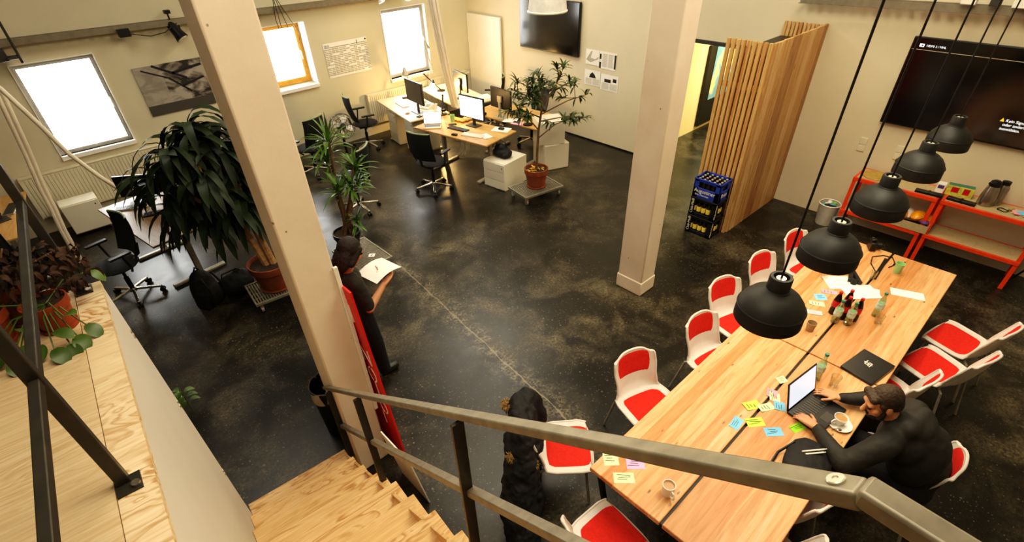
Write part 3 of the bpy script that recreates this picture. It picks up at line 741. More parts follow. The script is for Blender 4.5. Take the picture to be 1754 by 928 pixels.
def shell_chair(label, loc, rz, group):
    t = T('shell_chair', label, 'chair', loc, rz, group)
    nu, nv = 14, 34
    g = [[sgrid(-1 + 2*i/nu, j/nv) for i in range(nu+1)] for j in range(nv+1)]
    nrm = []
    mb = MB(); th = .011
    top = [p for row in g for p in row]
    def nn(i, j):
        a = g[j][min(i+1, nu)] - g[j][max(i-1, 0)]; b = g[min(j+1, nv)][i] - g[max(j-1, 0)][i]
        return a.cross(b).normalized()
    N = [[nn(i, j) for i in range(nu+1)] for j in range(nv+1)]
    bot = [g[j][i] - N[j][i]*th for j in range(nv+1) for i in range(nu+1)]
    W = nu + 1; n0 = len(top); fs = []
    for j in range(nv):
        for i in range(nu):
            a = j*W + i; fs.append((a, a+1, a+W+1, a+W)); fs.append((n0+a, n0+a+W, n0+a+W+1, n0+a+1))
    loop = [(i, 0) for i in range(W)] + [(nu, j) for j in range(1, nv+1)] + [(i, nv) for i in range(nu-1, -1, -1)] + [(0, j) for j in range(nv-1, 0, -1)]
    for (i, j), (i2, j2) in zip(loop, loop[1:] + loop[:1]): fs.append((j*W+i, n0+j*W+i, n0+j2*W+i2, j2*W+i2))
    mb.add(top + bot, fs)
    sh = P('seat_shell', mb, M['shell'], t, ang=60)
    rim = [g[j][i] - N[j][i]*th*.5 for i, j in loop]
    P('rim', MB().tube(rim + [rim[0]], .010, 8, False), M['shell'], sh)
    def pad(name, t0, t1, sw, pw, par):
        m2 = MB(); A = []; nu2, nv2 = 12, 14
        for j in range(nv2+1):
            for i in range(nu2+1):
                u = -1 + 2*i/nu2; v = -1 + 2*j/nv2
                x = u * (1 - abs(v)**pw*.12) ; yv = v * (1 - abs(u)**pw*.10)
                s = x*sw; tt = (t0+t1)/2 + yv*(t1-t0)/2
                d = 1e-2; p = sgrid(s, tt); a = sgrid(s+d, tt) - p; b = sgrid(s, min(1, tt+d)) - p
                n = a.cross(b).normalized()
                if n.z < 0 and n.y < .3: n = -n
                edge = (1 - max(abs(u), abs(v))**6)
                A.append(p + n * (.003 + .012*edge))
        w = nu2 + 1
        m2.add(A, [(j*w+i, j*w+i+1, (j+1)*w+i+1, (j+1)*w+i) for j in range(nv2) for i in range(nu2)])
        return P(name, m2, M['red'], par, label='red felt pad', ang=80)
    pad('seat_pad', .03, .52, .95, 3.4, t); pad('back_pad', .69, .992, .97, 3.0, t)
    for sx in (-1, 1):
        P('leg', MB().tube([(sx*.17, .13, .43), (sx*.185, .17, .40), (sx*.205, .215, .008)], .011, 10), M['greytube'], t)
        P('leg', MB().tube([(sx*.17, -.13, .425), (sx*.185, -.17, .40), (sx*.205, -.255, .008)], .011, 10), M['greytube'], t)
    P('seat_frame', MB().tube([(-.17, .13, .425), (.17, .13, .425), (.17, -.13, .42), (-.17, -.13, .42), (-.17, .13, .425)], .011, 8), M['greytube'], t)
    return t
G_CH = 'red and white shell chairs around the long table'
def face(dx, dy): return math.degrees(atan2(-dx, dy))
chairs = [
 ('red and white chair on the near left, first along the table side from the coat', (2.66, 1.33), (-.32, -.95)),
 ('red and white chair, second along the far side of the table from the stairs', (3.50, 1.19), (-.2, -.98)),
 ('red and white chair, third along the far table side, beside the nearest lamp', (4.12, 1.33), (-.3, -.95)),
 ('red and white chair, fourth along the far table side, behind the nearest lamp', (4.82, 1.28), (-.22, -.97)),
 ('red and white chair, farthest on the slat partition side of the table', (5.50, 1.22), (-.18, -.98)),
 ('red and white chair turned away from table at far right, full seat in view', (5.27, -.24), (.22, .97)),
 ('red and white chair half under the table, middle of the three at right', (4.74, -.19), (.28, .95)),
 ('red and white chair tucked in just behind the seated man', (4.15, .07), (.2, .98)),
 ('red and white chair the man in the dark jacket is sitting on', (3.385, -.25), (-.10, .99)),
 ('red and white chair tucked under table in front of the seated man', (2.63, .20), (.12, .99)),
 ('red and white chair at bottom edge, only its white top rim in view', (2.12, .13), (.05, 1)),
 ('red and white chair at the short end of the table, cut by picture bottom', (1.50, .82), (1, -.12)),
 ('red and white chair draped with the black fur-hooded coat', (1.84, 1.53), (.72, -.69)),
]
proto = None
for lb, (x, y), (fx, fy) in chairs:
    if proto is None: proto = shell_chair(lb, (x, y, 0), face(fx, fy), G_CH)
    else: dup(proto, (x, y, 0), face(fx, fy), lb)

# ------------------------------------------------------------------ meeting tables
TZ = .74
def meeting_table(label, x0, x1, outer):
    t = T('meeting_table', label, 'table', ((x0+x1)/2, .600, 0)); h = (x1-x0)/2
    for sy in (-1, 1): P('tabletop', MB().box((0, sy*.282, TZ-.02), (2*h-.008, .546, .04)), M['larch'], t, .006)
    P('cable_channel', MB().box((0, 0, TZ-.028), (2*h-.03, .028, .02)), M['blackmetal'], t)
    P('frame', MB().box((0, .44, TZ-.065), (2*h-.2, .04, .05)).box((0, -.44, TZ-.065), (2*h-.2, .04, .05)).box((h-.12, 0, TZ-.065), (.04, .9, .05)).box((-h+.12, 0, TZ-.065), (.04, .9, .05)), M['blackmetal'], t)
    for sx in (-1, 1):
        for sy in (-1, 1):
            P('leg', MB().bar((sx*(h-.05), sy*.50, TZ-.045), (sx*(h-.16), sy*.45, .0), .05, .03), M['blackmetal'], t)
meeting_table('long larch board meeting table, near half with the man and his laptop', 1.687, 3.812, 0)
meeting_table('long larch board meeting table, far half with the bottles', 3.818, 5.925, 0)

# ------------------------------------------------------------------ pendant lamps
def pendant(label, loc, group):
    t = T('pendant_lamp', label, 'lamp', loc, 0, group)   # loc = centre of the rim plane
    def mb_():
        m = MB(); m.M = Matrix.Scale(.93, 4); return m
    P('lamp_shade', mb_().ring([(.180, 0), (.182, .004), (.180, .088), (.176, .098), (.163, .128), (.136, .162), (.100, .188), (.070, .202), (.060, .210), (.060, .285), (.056, .291), (.042, .291), (.039, .28), (.042, .21), (.06, .19), (.10, .172), (.135, .148), (.158, .115), (.170, .085), (.174, .0)], 40), M['lamp'], t, ang=50)
    P('shade_ridge', mb_().ring([(.179, .086), (.184, .092), (.180, .098), (.172, .092)], 40).ring([(.059, .206), (.066, .210), (.059, .214)], 30), M['lamp'], t)
    P('socket', mb_().cyl((0,0,.17), (0,0,.282), .026), M['capsilver'], t, label='shiny silver lamp socket')
    P('bulb', mb_().lathe([(.0, .05), (.02, .055), (.035, .085), (.03, .12), (.016, .15), (.014, .17)], 16), M['bulb'], t)
    P('cord', MB().tube([(0,0,.26), (0,0,CZ - loc[2])], .0055, 8), M['blackplastic'], t)
    return t
G_L = 'black dome pendant lamps in a row over the table'
PL = [(2.385, 1.935, 'black dome pendant lamp, nearest and largest of the row'), (3.155, 1.945, 'black dome pendant lamp, second from the nearest'), (4.05, 1.93, 'black dome pendant lamp, middle one of the five'), (4.97, 1.905, 'black dome pendant lamp, second from the far end'), (5.88, 1.88, 'black dome pendant lamp, farthest, in front of the lettered screen')]
pp = None
for x, z, lb in PL:
    if pp is None: pp = pendant(lb, (x, .62, z), G_L)
    else:
        n = dup(pp, (x, .62, z), 0, lb)
    ld = bpy.data.lights.new('pendant_light', 'SPOT'); ld.energy = 15; ld.color = (1, .80, .55); ld.spot_size = radians(140); ld.spot_blend = .6; ld.shadow_soft_size = .04
    lo = bpy.data.objects.new('pendant_light', ld); COL.objects.link(lo); lo.location = (x, .62, z + .03)
t = T('dome_lamp', 'white dome pendant hanging in front of the far black screen', 'lamp', (4.50, 4.255, 2.80))
P('lamp_shade', MB().ring([(.21, 0), (.205, .02), (.195, .1), (.17, .2), (.12, .28), (.06, .32), (.03, .34), (.02, .33), (.05, .31), (.11, .27), (.16, .19), (.185, .1), (.195, .02), (.20, 0)], 36), simple('white_translucent_shade', '#dad8cf', .3), t)
P('lamp_rim', MB().ring([(.213, -.006), (.216, .006), (.207, .012), (.204, 0)], 36), M['white'], t)
P('cord', MB().tube([(0,0,.33), (0,0,CZ-2.80)], .006), M['whiteplastic'], t)

# ------------------------------------------------------------------ orange shelves
def shelf(label, y0, y1):
    t = T('metal_shelf', label, 'shelf', (7.60, (y0+y1)/2, 0)); h = (y1-y0)/2; d = .19
    for z in (.80, .345):
        b = P('shelf_frame', MB().box((-d, 0, z), (.03, 2*h, .045)).box((d, 0, z), (.03, 2*h, .045)).box((0, h-.015, z), (2*d, .03, .045)).box((0, -h+.015, z), (2*d, .03, .045)), M['orange'], t, .003)
        P('shelf_board', MB().box((0, 0, z+.012), (2*d-.028, 2*h-.06, .022)), M['shelfboard'], b)
    for sx in (-1, 1):
        for sy in (-1, 1):
            m = MB(); x = sx*(d+.002); y = sy*(h-.004)
            m.box((x, y - sy*.018, .412), (.005, .042, .824)).box((x - sx*.019, y, .412), (.042, .005, .824))
            P('post', m, M['orange'], t)
shelf('orange-red metal shelf unit left, with cork disc and snack bags', .60, 1.53)
shelf('orange-red metal shelf unit right, with the steel jug, empty lower board', -.38, .57)
SZ = .8235
S('cork_disc', 'round cork disc lying at the left end of the orange shelf', 'disc', MB().lathe([(.0, 0), (.15, 0), (.155, .008), (.15, .018), (0, .018)], 32), M['cork'], (7.60, 1.33, SZ))
t = T('vacuum_jug', 'brushed steel vacuum jug with black lid and handle', 'jug', (7.60, .20, SZ), 60)
P('jug_body', MB().lathe([(.0, 0), (.078, 0), (.08, .01), (.078, .10), (.066, .19), (.055, .23), (.0, .23)], 24), M['thermos'], t)
P('lid', MB().lathe([(.056, .228), (.058, .25), (.05, .28), (.03, .292), (.0, .292)], 24).box((0, .06, .265), (.04, .05, .022)), M['blackplastic'], t)
P('handle', MB().tube([(0, -.05, .25), (0, -.12, .265), (0, -.135, .2), (0, -.125, .1), (0, -.08, .055)], .013, 8), M['blackplastic'], t)
t = T('vacuum_jug', 'second steel jug hidden half behind the first on the shelf', 'jug', (7.69, .12, SZ), 20)
P('jug_body', MB().lathe([(.0, 0), (.055, 0), (.056, .01), (.056, .2), (.04, .24), (.0, .24)], 20), M['thermos'], t)
P('lid', MB().lathe([(.042, .238), (.042, .275), (.0, .285)], 20), M['blackplastic'], t)
t = T('tea_box', 'yellow-green tea box with coloured pictures on the orange shelf', 'box', (7.66, .47, SZ), 8)
P('carton', MB().box((0, 0, .06), (.09, .26, .12)), M['teabox'], t, .003)
P('picture', MB().box((-.046, .05, .075), (.003, .07, .06)).box((-.046, -.06, .07), (.003, .06, .07)), M['colared'], t)
P('lid_flap', MB().box((0, 0, .122), (.08, .25, .004)), M['teal'], t)
t = T('tissue_box', 'white paper box with purple print left of the tea box', 'box', (7.64, .655, SZ), 5)
P('carton', MB().box((0, 0, .055), (.09, .085, .11)), M['paper'], t, .003)
P('picture', MB().box((-.046, 0, .075), (.003, .06, .04)), M['purple'], t)
for x, y, rz, lb in ((7.47, .72, 3, 'flat black device case on the shelf front edge, left of the corner post'), (7.48, .40, -3, 'flat black device case on the shelf, right of the corner post')):
    q = S('device_case', lb, 'case', MB().box((0, 0, .016), (.075, .28, .032)), M['blackplastic'], (x, y, SZ), rz, bevel=.006)
    P('strap', MB().box((-.01, .0, .035), (.09, .02, .006)), M['blackmetal'], q)
t = T('coiled_cable', 'small dark coiled cable with a tan plug beside the jug', 'cable', (7.56, .02, SZ))
P('cable_loop', MB().tube([(.04*cos(a), .05*sin(a), .008 + .004*sin(3*a)) for a in [i*2*pi/14 for i in range(30)]], .005, 6), M['blackplastic'], t)
P('plug', MB().cyl((.03, -.05, .015), (.06, -.08, .03), .014), M['gold'], t)
t = T('note_stack', 'loose pile of pastel cards with a blue one on top', 'notes', (7.60, -.14, SZ), 20)
for k in range(7): P('card', MB().box((random.uniform(-.03,.03), random.uniform(-.04,.04), .002 + k*.003), (.12, .16, .002), random.uniform(-.6,.6)), M[('pink','lilac','pink','pale','pink','lilac','pink')[k]], t)
P('card', MB().box((-.03, -.01, .025), (.10, .10, .003), .3), M['blue'], t, label='blue card on top')
t = T('snack_tray', 'cardboard tray of orange and white snack bags on lower shelf', 'tray', (7.54, .745, .369)); t.scale = (1.15, 1.15, 1.3)
P('carton', MB().box((0, 0, .006), (.26, .34, .01)).box((-.13, 0, .04), (.006, .34, .075)).box((.13, 0, .05), (.006, .34, .1)).box((0, .17, .05), (.26, .006, .1)).box((0, -.17, .05), (.26, .006, .1)), M['shelfboard'], t)
for k in range(6):
    m = 'orangepack' if k != 4 else 'whitebag'
    P('snack_bag', MB().ell((random.uniform(-.07,.07), -.12 + k*.048, .075 + .02*(k % 3)), (.11, .07, .042), 12, 8, Matrix.Rotation(random.uniform(-.5,.5), 3, 'X')), M[m], t)
P('snack_bag', MB().ell((-.1, -.12, .1), (.04, .05, .02), 10, 6), M['purple'], t)
# waste basket
t = T('waste_basket', 'white wire mesh waste basket full of wrappers by the wall', 'basket', (7.62, 1.72, 0))
P('basket_body', MB().ring([(.105, 0), (.135, .30), (.132, .30), (.102, .004)], 32).lathe([(.1035, .002), (.1035, .006)], 32), M['wiremesh'], t)
P('rim', MB().ring([(.133, .295), (.142, .30), (.133, .308), (.126, .30)], 32), M['whiteplastic'], t)
for k in range(9):
    a = k * 2.4; P('wrapper', MB().ell((.07*cos(a)*(k/9)**.5*1.1, .07*sin(a)*(k/9)**.5*1.1, .265 + .012*(k % 3)), (.05, .03, .02), 8, 6, Matrix.Rotation(a, 3, 'Z')), M[('trash','blackplastic','trashblue','paper','blackplastic','trash','trashblue','blackplastic','paper')[k]], t)
# tripod at right edge
t = T('tripod', 'black camera tripod cut by the right picture edge', 'tripod', (7.42, -.74, 0))
for a in (1.15, 3.3, 5.3): P('leg', MB().tube([(.0, 0, 1.02), (.40*cos(a), .40*sin(a), .01)], [.016, .010], 8), M['blackplastic'], t)
P('centre_column', MB().cyl((0,0,.55), (0,0,1.15), .014), M['blackmetal'], t)
P('knob', MB().cyl((-.03, .0, 1.05), (-.07, .05, 1.06), .02), M['blackplastic'], t)

# ------------------------------------------------------------------ things on the table
TP = TZ
def note(label, x, y, w, h, rz, mat, lift=0, ink=True, name='sticky_note', group='sticky notes and cards on the table'):
    q = S(name, label, 'note', MB().grid(lambda u, v: V(((u-.5)*w, (v-.5)*h, .0012 + lift + .006*(v**3))), 4, 6), M[mat], (x, y, TP), rz, group)
    if ink:
        b = MB()
        for k in range(3): b.box((-w*.05 + random.uniform(-.1,.1)*w, h*(.28 - .2*k), .0026 + lift + .006*max(0, .78 - .2*k)**3), (w*random.uniform(.35,.7), h*.035, .0006), random.uniform(-.1,.1))
        P('handwriting', b, M['ink'], q)
    return q
NW = .095
notes = [
 ('pale green note beside the bottle, farthest along the seam', 3.36, .615, .075, .06, -25, 'pale'),
 ('pink note lying over a beige one on the seam', 3.17, .605, .085, .075, 20, 'pink'),
 ('beige note half under the pink one', 3.15, .575, .09, .075, 28, 'pale'),
 ('lime green note, upper left of the cluster before the laptop', 2.955, .655, .075, .125, 62, 'lime'),
 ('pale beige-green note right beside the upper lime one', 3.01, .575, .065, .12, 62, 'pale'),
 ('blue note close to the back of the open laptop', 3.09, .51, .085, .08, 30, 'blue'),
 ('blue note on the seam, leftmost of the cluster', 2.72, .655, .115, .065, 5, 'blue'),
 ('lime green note lying across the seam below the upper lime note', 2.82, .565, .125, .075, -38, 'lime'),
 ('blue note, lowest of the cluster, near the black bag', 2.83, .435, .125, .07, -42, 'blue'),
 ('bright green note sticking out under the man\'s arm', 2.985, .335, .105, .06, -20, 'brightgreen'),
 ('pale green note under the handrail at the near table end', 1.84, 1.095, .10, .10, -42, 'pale'),
 ('large pale green card with handwriting at the near table corner', 1.785, .945, .135, .075, -45, 'pale'),
 ('lilac note beside the mug at the near table end', 1.925, .955, .12, .075, -45, 'lilac'),
 ('blue note between the far lamp and the bottles', 4.64, .83, .10, .085, -45, 'blue'),
 ('yellow-green note next to the blue one near the bottles', 4.52, .815, .065, .13, 30, 'pale'),
 ('pink note between blue note and the white papers', 4.78, .805, .06, .14, 30, 'pink'),
]
for i, (lb, x, y, w, h, rz, mt) in enumerate(notes): note(lb, x, y, w, h, rz, mt, .0012 if i == 1 else 0)
def papersheet(label, x, y, w, h, rz, lift=0, draw=True):
    q = S('paper_sheet', label, 'paper', MB().box((0, 0, .0006 + lift), (w, h, .0012)), M['paper'], (x, y, TP), rz, 'white papers on the far half of the table')
    if draw: P('pen_drawing', MB().tube([(.06*cos(a), .04*sin(a), .0016 + lift) for a in [i*2*pi/20 for i in range(21)]], .0012, 4), M['ink'], q)
papersheet('white paper with a pen drawn oval behind the bottles', 5.02, .78, .30, .21, -48)
papersheet('white paper half under the others next to the bottles', 4.98, .60, .30, .21, -42, .0013, False)
papersheet('small white slip beside the glass bottle', 5.07, .505, .11, .08, 20, .0026, False)
papersheet('blank white strip of paper alone on the far right board', 5.245, .285, .27, .12, -68, 0, False)
# smartphone
t = T('smartphone', 'white smartphone lying next to the brown paper cup', 'phone', (4.37, .775, TP), 28)
P('phone_body', MB().box((0, 0, .004), (.062, .125, .008)), M['whiteplastic'], t, .004)
P('phone_screen', MB().box((0, 0, .0085), (.054, .095, .001)), simple('pale_phone_screen', '#b9c3cc', .1), t)
def cup(name, label, loc, r0, r1, h, mat, fill_=None, handle=None, cat='cup'):
    t = T(name, label, cat, loc, 0)
    P('cup_body', MB().lathe([(0, .001), (r0, 0), (r1, h), (r1-.004, h), (r0-.003, .008), (0, .008)], 24), M[mat], t, ang=50)
    if fill_: P('drink', MB().lathe([(r0 + (r1-r0)*.84 - .0035, h*.84 - .003), (r0 + (r1-r0)*.84 - .0035, h*.84)], 20), M[fill_], t)
    if handle is not None:
        a = radians(handle); rr = (r0+r1)/2
        P('handle', MB().tube([(cos(a)*(rr + d), sin(a)*(rr + d), z) for d, z in ((-.002, h*.82), (.022, h*.84), (.034, h*.62), (.03, h*.36), (.014, h*.22), (-.004, h*.22))], .006, 8), M[mat], t)
    return t
cup('paper_cup', 'brown paper cup beside the smartphone on the seam', (4.10, .71, TP), .028, .04, .085, 'browncup')
cup('plastic_cup', 'light green plastic cup near the far end of the table', (5.56, .47, TP), .028, .041, .11, 'greencup')
cup('mug', 'white mug with coffee dregs at the near table end', (1.895, .69, TP), .038, .041, .09, 'ceramic', 'coffee', -120)
t = T('saucer', 'white saucer under the coffee cup beside the laptop', 'saucer', (3.215, .14, TP))
P('dish', MB().lathe([(0, .004), (.035, .002), (.055, .006), (.078, .016), (.079, .019), (.055, .010), (0, .008)], 32), M['ceramic'], t)
cup('coffee_cup', 'white cup of milky coffee on its saucer beside the laptop', (3.225, .15, TP + .008), .028, .046, .062, 'ceramic', 'coffee', 150)
S('teaspoon', 'small spoon lying on the saucer in front of the cup', 'spoon', MB().ell((0,0,.002), (.012, .018, .003), 10, 6).tube([(0, .015, .003), (0, .08, .006)], .0025, 6), M['thermos'], (3.155, .125, TP + .017), 35)
# bottles
def pet(label, loc, kind, group, h=.235):
    t = T('drink_bottle', label, 'bottle', loc, random.uniform(0, 90), group)
    m = M['cola'] if kind == 'cola' else M['greenglass']
    P('bottle_body', MB().lathe([(0, .002), (.024, 0), (.032, .006), (.0325, .05), (.029, .08), (.0325, .11), (.032, .145), (.022, .185), (.0125, .212), (.0125, h-.012)], 20), m, t)
    P('bottle_label', MB().lathe([(.0331, .085), (.0336, .09), (.0336, .14), (.0331, .145)], 20), M['colared' if kind == 'cola' else 'waterlab'], t)
    P('cap', MB().cyl((0,0,h-.016), (0,0,h+.004), .0148, seg=14), M['colared' if kind == 'cola' else 'teal'], t)
    if kind != 'cola': P('water', MB().lathe([(0, .006), (.028, .008), (.028, .13), (0, .13)], 16), M['glass'], t)
    return t
GB = 'small drink bottles clustered on the far half of the table'
pet('water bottle with teal cap, left front of the bottle cluster', (4.36, .605, TP), 'water', GB)
pet('water bottle with teal cap, right front of the bottle cluster', (4.405, .515, TP), 'water', GB)
pet('cola bottle with red cap, left rear of the bottle cluster', (4.475, .665, TP), 'cola', GB)
pet('cola bottle with red cap, farthest back in the bottle cluster', (4.565, .605, TP), 'cola', GB)
pet('cola bottle with red cap, right rear of the bottle cluster', (4.50, .50, TP), 'cola', GB)
pet('cola bottle in the middle of the bottle cluster, mostly hidden', (4.455, .58, TP), 'cola', GB)
pet('large glass water bottle beside the drinking glass by the laptop', (3.56, .44, TP), 'water', None, .26)
pet('clear glass bottle standing right of the bottle cluster', (4.70, .385, TP), 'water', None, .25)
def glass(label, loc, r0, r1, h):
    t = T('drinking_glass', label, 'glass', loc)
    P('bowl', MB().lathe([(0, .001), (r0, 0), (r1, h), (r1-.002, h), (r0-.003, .008), (0, .008)], 24), M['glass'], t)
glass('empty drinking glass between the glass bottle and closed laptop', (3.575, .32, TP), .026, .038, .10)
glass('empty drinking glass at the foot of the clear bottle', (4.60, .335, TP), .026, .036, .09)
glass('small glass standing under the second lamp', (4.98, .93, TP), .03, .036, .06)
glass('small stemmed glass beside the black gimbal', (5.28, .60, TP), .02, .028, .09)
t = T('closed_laptop', 'closed black laptop with a white angular emblem', 'laptop', (3.955, .205, TP), -10)
P('laptop_base', MB().box((0, 0, .009), (.345, .245, .014)), M['blackplastic'], t, .005)
P('lid', MB().box((0, 0, .0205), (.345, .245, .008)), M['blackplastic'], t, .003)
em = MB(); e = .014
for x0, y0, x1, y1 in ((-.5,1,1.5,1), (-.5,1,-.5,.2), (-.5,.2,.9,.2), (.9,.2,.9,-.6), (.9,-.6,-1.1,-.6), (.3,1.5,.3,.2), (-.9,-.1,-.2,-.1), (.1,-1.0,.1,-.1)):
    em.bar((x0*.026 + .02, y0*.026 + .005, .0252), (x1*.026 + .02, y1*.026 + .005, .0252), .007, .0012)
P('emblem', em, M['white'], t, label='white angular line emblem')
P('hinge', MB().box((0, -.122, .014), (.25, .006, .006)).box((-.1, -.1235, .012), (.07, .004, .006)), M['chrome'], t)
# open laptop of the man
t = T('open_laptop', 'open black laptop with bright screen in front of the seated man', 'laptop', (3.22, .30, TP), -8)
P('laptop_base', MB().box((0, 0, .010), (.36, .245, .018)), M['blackplastic'], t, .004)
kb = MB()
for r_ in range(5):
    for k in range(13): kb.box((-.145 + k*.0242, .085 - r_*.022, .0205), (.02, .018, .003))
P('keyboard', kb, M['darkgrey'], t)
P('touchpad', MB().box((0, -.075, .0195), (.1, .06, .001)), M['darkgrey'], t)
Rl = Matrix.Rotation(radians(-16), 3, 'X')
lid = P('lid', MB().box(V((0, .122, .02)) + Rl @ V((0, 0, .118)), (.36, .008, .235), M=Rl), M['blackplastic'], t)
P('screen_glass', MB().box(V((0, .122, .02)) + Rl @ V((0, -.0048, .122)), (.335, .001, .205), M=Rl), M['screen2'], lid)
# gimbal, cable, camera
t = T('gimbal', 'folded black handheld camera gimbal lying behind the papers', 'gimbal', (5.17, .70, TP), 20)
P('grip', MB().tube([(-.09, -.02, .022), (.09, .03, .022)], [.022, .02], 12), M['blackplastic'], t)
P('arm', MB().bar((.06, .05, .02), (-.08, .06, .02), .04, .035), M['blackplastic'], t, .005)
P('motor', MB().cyl((-.09, .03, .0), (-.09, .03, .045), .026), M['blackmetal'], t)
S('power_cable', 'thin black cable looping over the far end of the table', 'cable', MB().tube([(5.30, .60, .745), (5.44, .62, .745), (5.56, .70, .745), (5.70, .73, .745), (5.80, .66, .745), (5.82, .58, .745), (5.70, .52, .745), (5.60, .55, .745)], .005, 6), M['blackplastic'])
S('cable_strip', 'black cable strip lying along the table seam at the far end', 'cable', MB().box((0, 0, .006), (.46, .035, .012)), M['blackplastic'], (5.52, .60, TP), 4, bevel=.003)
t = T('pen', 'small black pen beside the green cup', 'pen', (5.75, .50, TP), 60)
P('pen_body', MB().cyl((0, -.07, .006), (0, .07, .006), .006, seg=10), M['blackplastic'], t)
t = T('camera', 'black camera at the far end of the table behind the second lamp', 'camera', (5.86, .80, TP), 30)
P('camera_body', MB().box((0, 0, .05), (.13, .06, .09)).box((0, 0, .105), (.05, .05, .03)), M['blackplastic'], t, .008)
q = P('lens', MB().lathe([(.033, 0), (.035, .05), (.03, .055), (0, .055)], 20), M['blackmetal'], t); q.rotation_euler = (pi/2, 0, 0); q.location = (0, -.03, .045)
P('dial', MB().cyl((.045, 0, .095), (.045, 0, .108), .013), M['chrome'], t)
# black bag with pens
t = T('shoulder_bag', 'black shoulder bag lying at the table edge next to the man', 'bag', (2.70, .17, TP), 12)
b = MB()
b.ell((0, 0, .05), (.21, .14, .055)).ell((-.07, .03, .04), (.11, .1, .045)).ell((.08, -.03, .04), (.10, .10, .045))
remesh('bag_body', b, M['coat'], t, .009, 4, (.02, .08))
P('strap', MB().tube([(-.16, .05, .03), (-.19, .12, .015), (-.12, .19, .012), (.0, .17, .03), (.1, .1, .08)], .009, 8), M['blackplastic'], t)
for k, (a, b_) in enumerate((((-.03, .06), (.09, -.035)), ((-.035, .035), (.06, -.04)))):
    S('pen', ('white pen on the black bag, upper of two', 'white pen on the black bag, lower of two')[k], 'pen', MB().cyl((a[0], a[1], 0), (b_[0], b_[1], 0), .0055, seg=10).cyl((b_[0], b_[1], 0), (b_[0]+.012, b_[1]-.009, 0), .003, seg=8), M['whiteplastic'], (2.74, .16, TP + .106))

# ------------------------------------------------------------------ red board, white board by the column
t = T('banner_board', 'red banner board leaning against the column, white lettering', 'banner', (0,0,0))
def lean(y0, y1, xb, xt, zt, th=.02):
    return MB().add([(xb, y0, 0), (xb, y1, 0), (xt, y1, zt), (xt, y0, zt), (xb+th, y0, 0), (xb+th, y1, 0), (xt+th, y1, zt), (xt+th, y0, zt)], [(0,1,2,3), (4,7,6,5), (0,4,5,1), (1,5,6,2), (2,6,7,3), (3,7,4,0)])
P('board', lean(2.62, 3.5, 1.063, .985, 1.80, .014), M['redboard'], t)
Mx = Matrix(((0, -.045, -1), (-1, 0, 0), (0, 1, -.045)))
lt = MB()
def stroke(pts, w=.012):
    q = []
    for (a, z) in pts:
        q.append((1.063 - .078*z/1.80 - .002, a, z))
    for p0, p1 in zip(q[:-1], q[1:]): lt.bar(p0, p1, .003, w, (0,1,0))
for z0, kind in ((.35, 'l'), (.52, 'o'), (.74, 'i'), (.9, 'o'), (1.1, 'n'), (1.3, 'l'), (1.5, 'i')):
    y = 2.715; dz = .15
    if kind == 'o': stroke([(y + .05*cos(a), z0 + dz/2 + dz/2*sin(a)) for a in [i*pi/7 for i in range(15)]])
    elif kind == 'n': stroke([(y + .05, z0), (y + .05, z0 + dz), (y - .05, z0), (y - .05, z0 + dz)])
    elif kind == 'l': stroke([(y + .05, z0), (y + .05, z0 + dz)]); stroke([(y + .05, z0), (y - .04, z0)])
    else: stroke([(y, z0), (y, z0 + dz)])
P('lettering', lt, M['paper'], t, label='white lettering on the red board')
S('foam_board', 'white foam board leaning beside the stairs below the red banner', 'board', lean(2.12, 2.5, .955, .875, .62, .01), M['paper'])

# ------------------------------------------------------------------ office desks
DZ = .73
def desk(label, c, rz, w, l, mat):
    t = T('desk', label, 'desk', (c[0], c[1], 0), rz)
    P('desktop', MB().box((0, 0, DZ-.0125), (w, l, .025)), M[mat], t, .004)
    for sy in (-1, 1):
        g = P('leg', MB().box((.02, sy*(l/2-.28), .36), (.07, .05, .65)), M['greytube'], t, .006)
        P('foot', MB().box((0, sy*(l/2-.28), .02), (w-.12, .065, .04)), M['greytube'], g, .012)
        P('bracket', MB().box((0, sy*(l/2-.28), DZ-.04), (w-.16, .05, .03)), M['greytube'], g)
    P('crossbar', MB().box((.02, 0, .62), (.03, l-.56, .06)), M['greytube'], t, .004)
    return t
desk('grey oak desk under the drooping dark green plant at left', (.645, 7.41), 9, .8, 1.62, 'greydesk')
desk('pale desk of the cluster nearest the window, dark screen on it', (5.42, 8.66), -10, .8, 1.6, 'paledesk')
desk('yellow lit wooden desk at the front of the cluster with bright screens', (5.30, 6.92), 9.7, .80, 1.62, 'deskwood')
desk('wooden desk at the rear right of the cluster beside the small tree', (6.42, 6.80), 6, .80, 1.55, 'deskwood')
desk('wooden desk at the back of the cluster with the glowing lamp', (6.48, 8.66), -10, .80, 1.65, 'paledesk')
desk('light wooden desk at the far left edge below the window', (-1.0, 8.85), -6, .85, 1.6, 'deskwood')

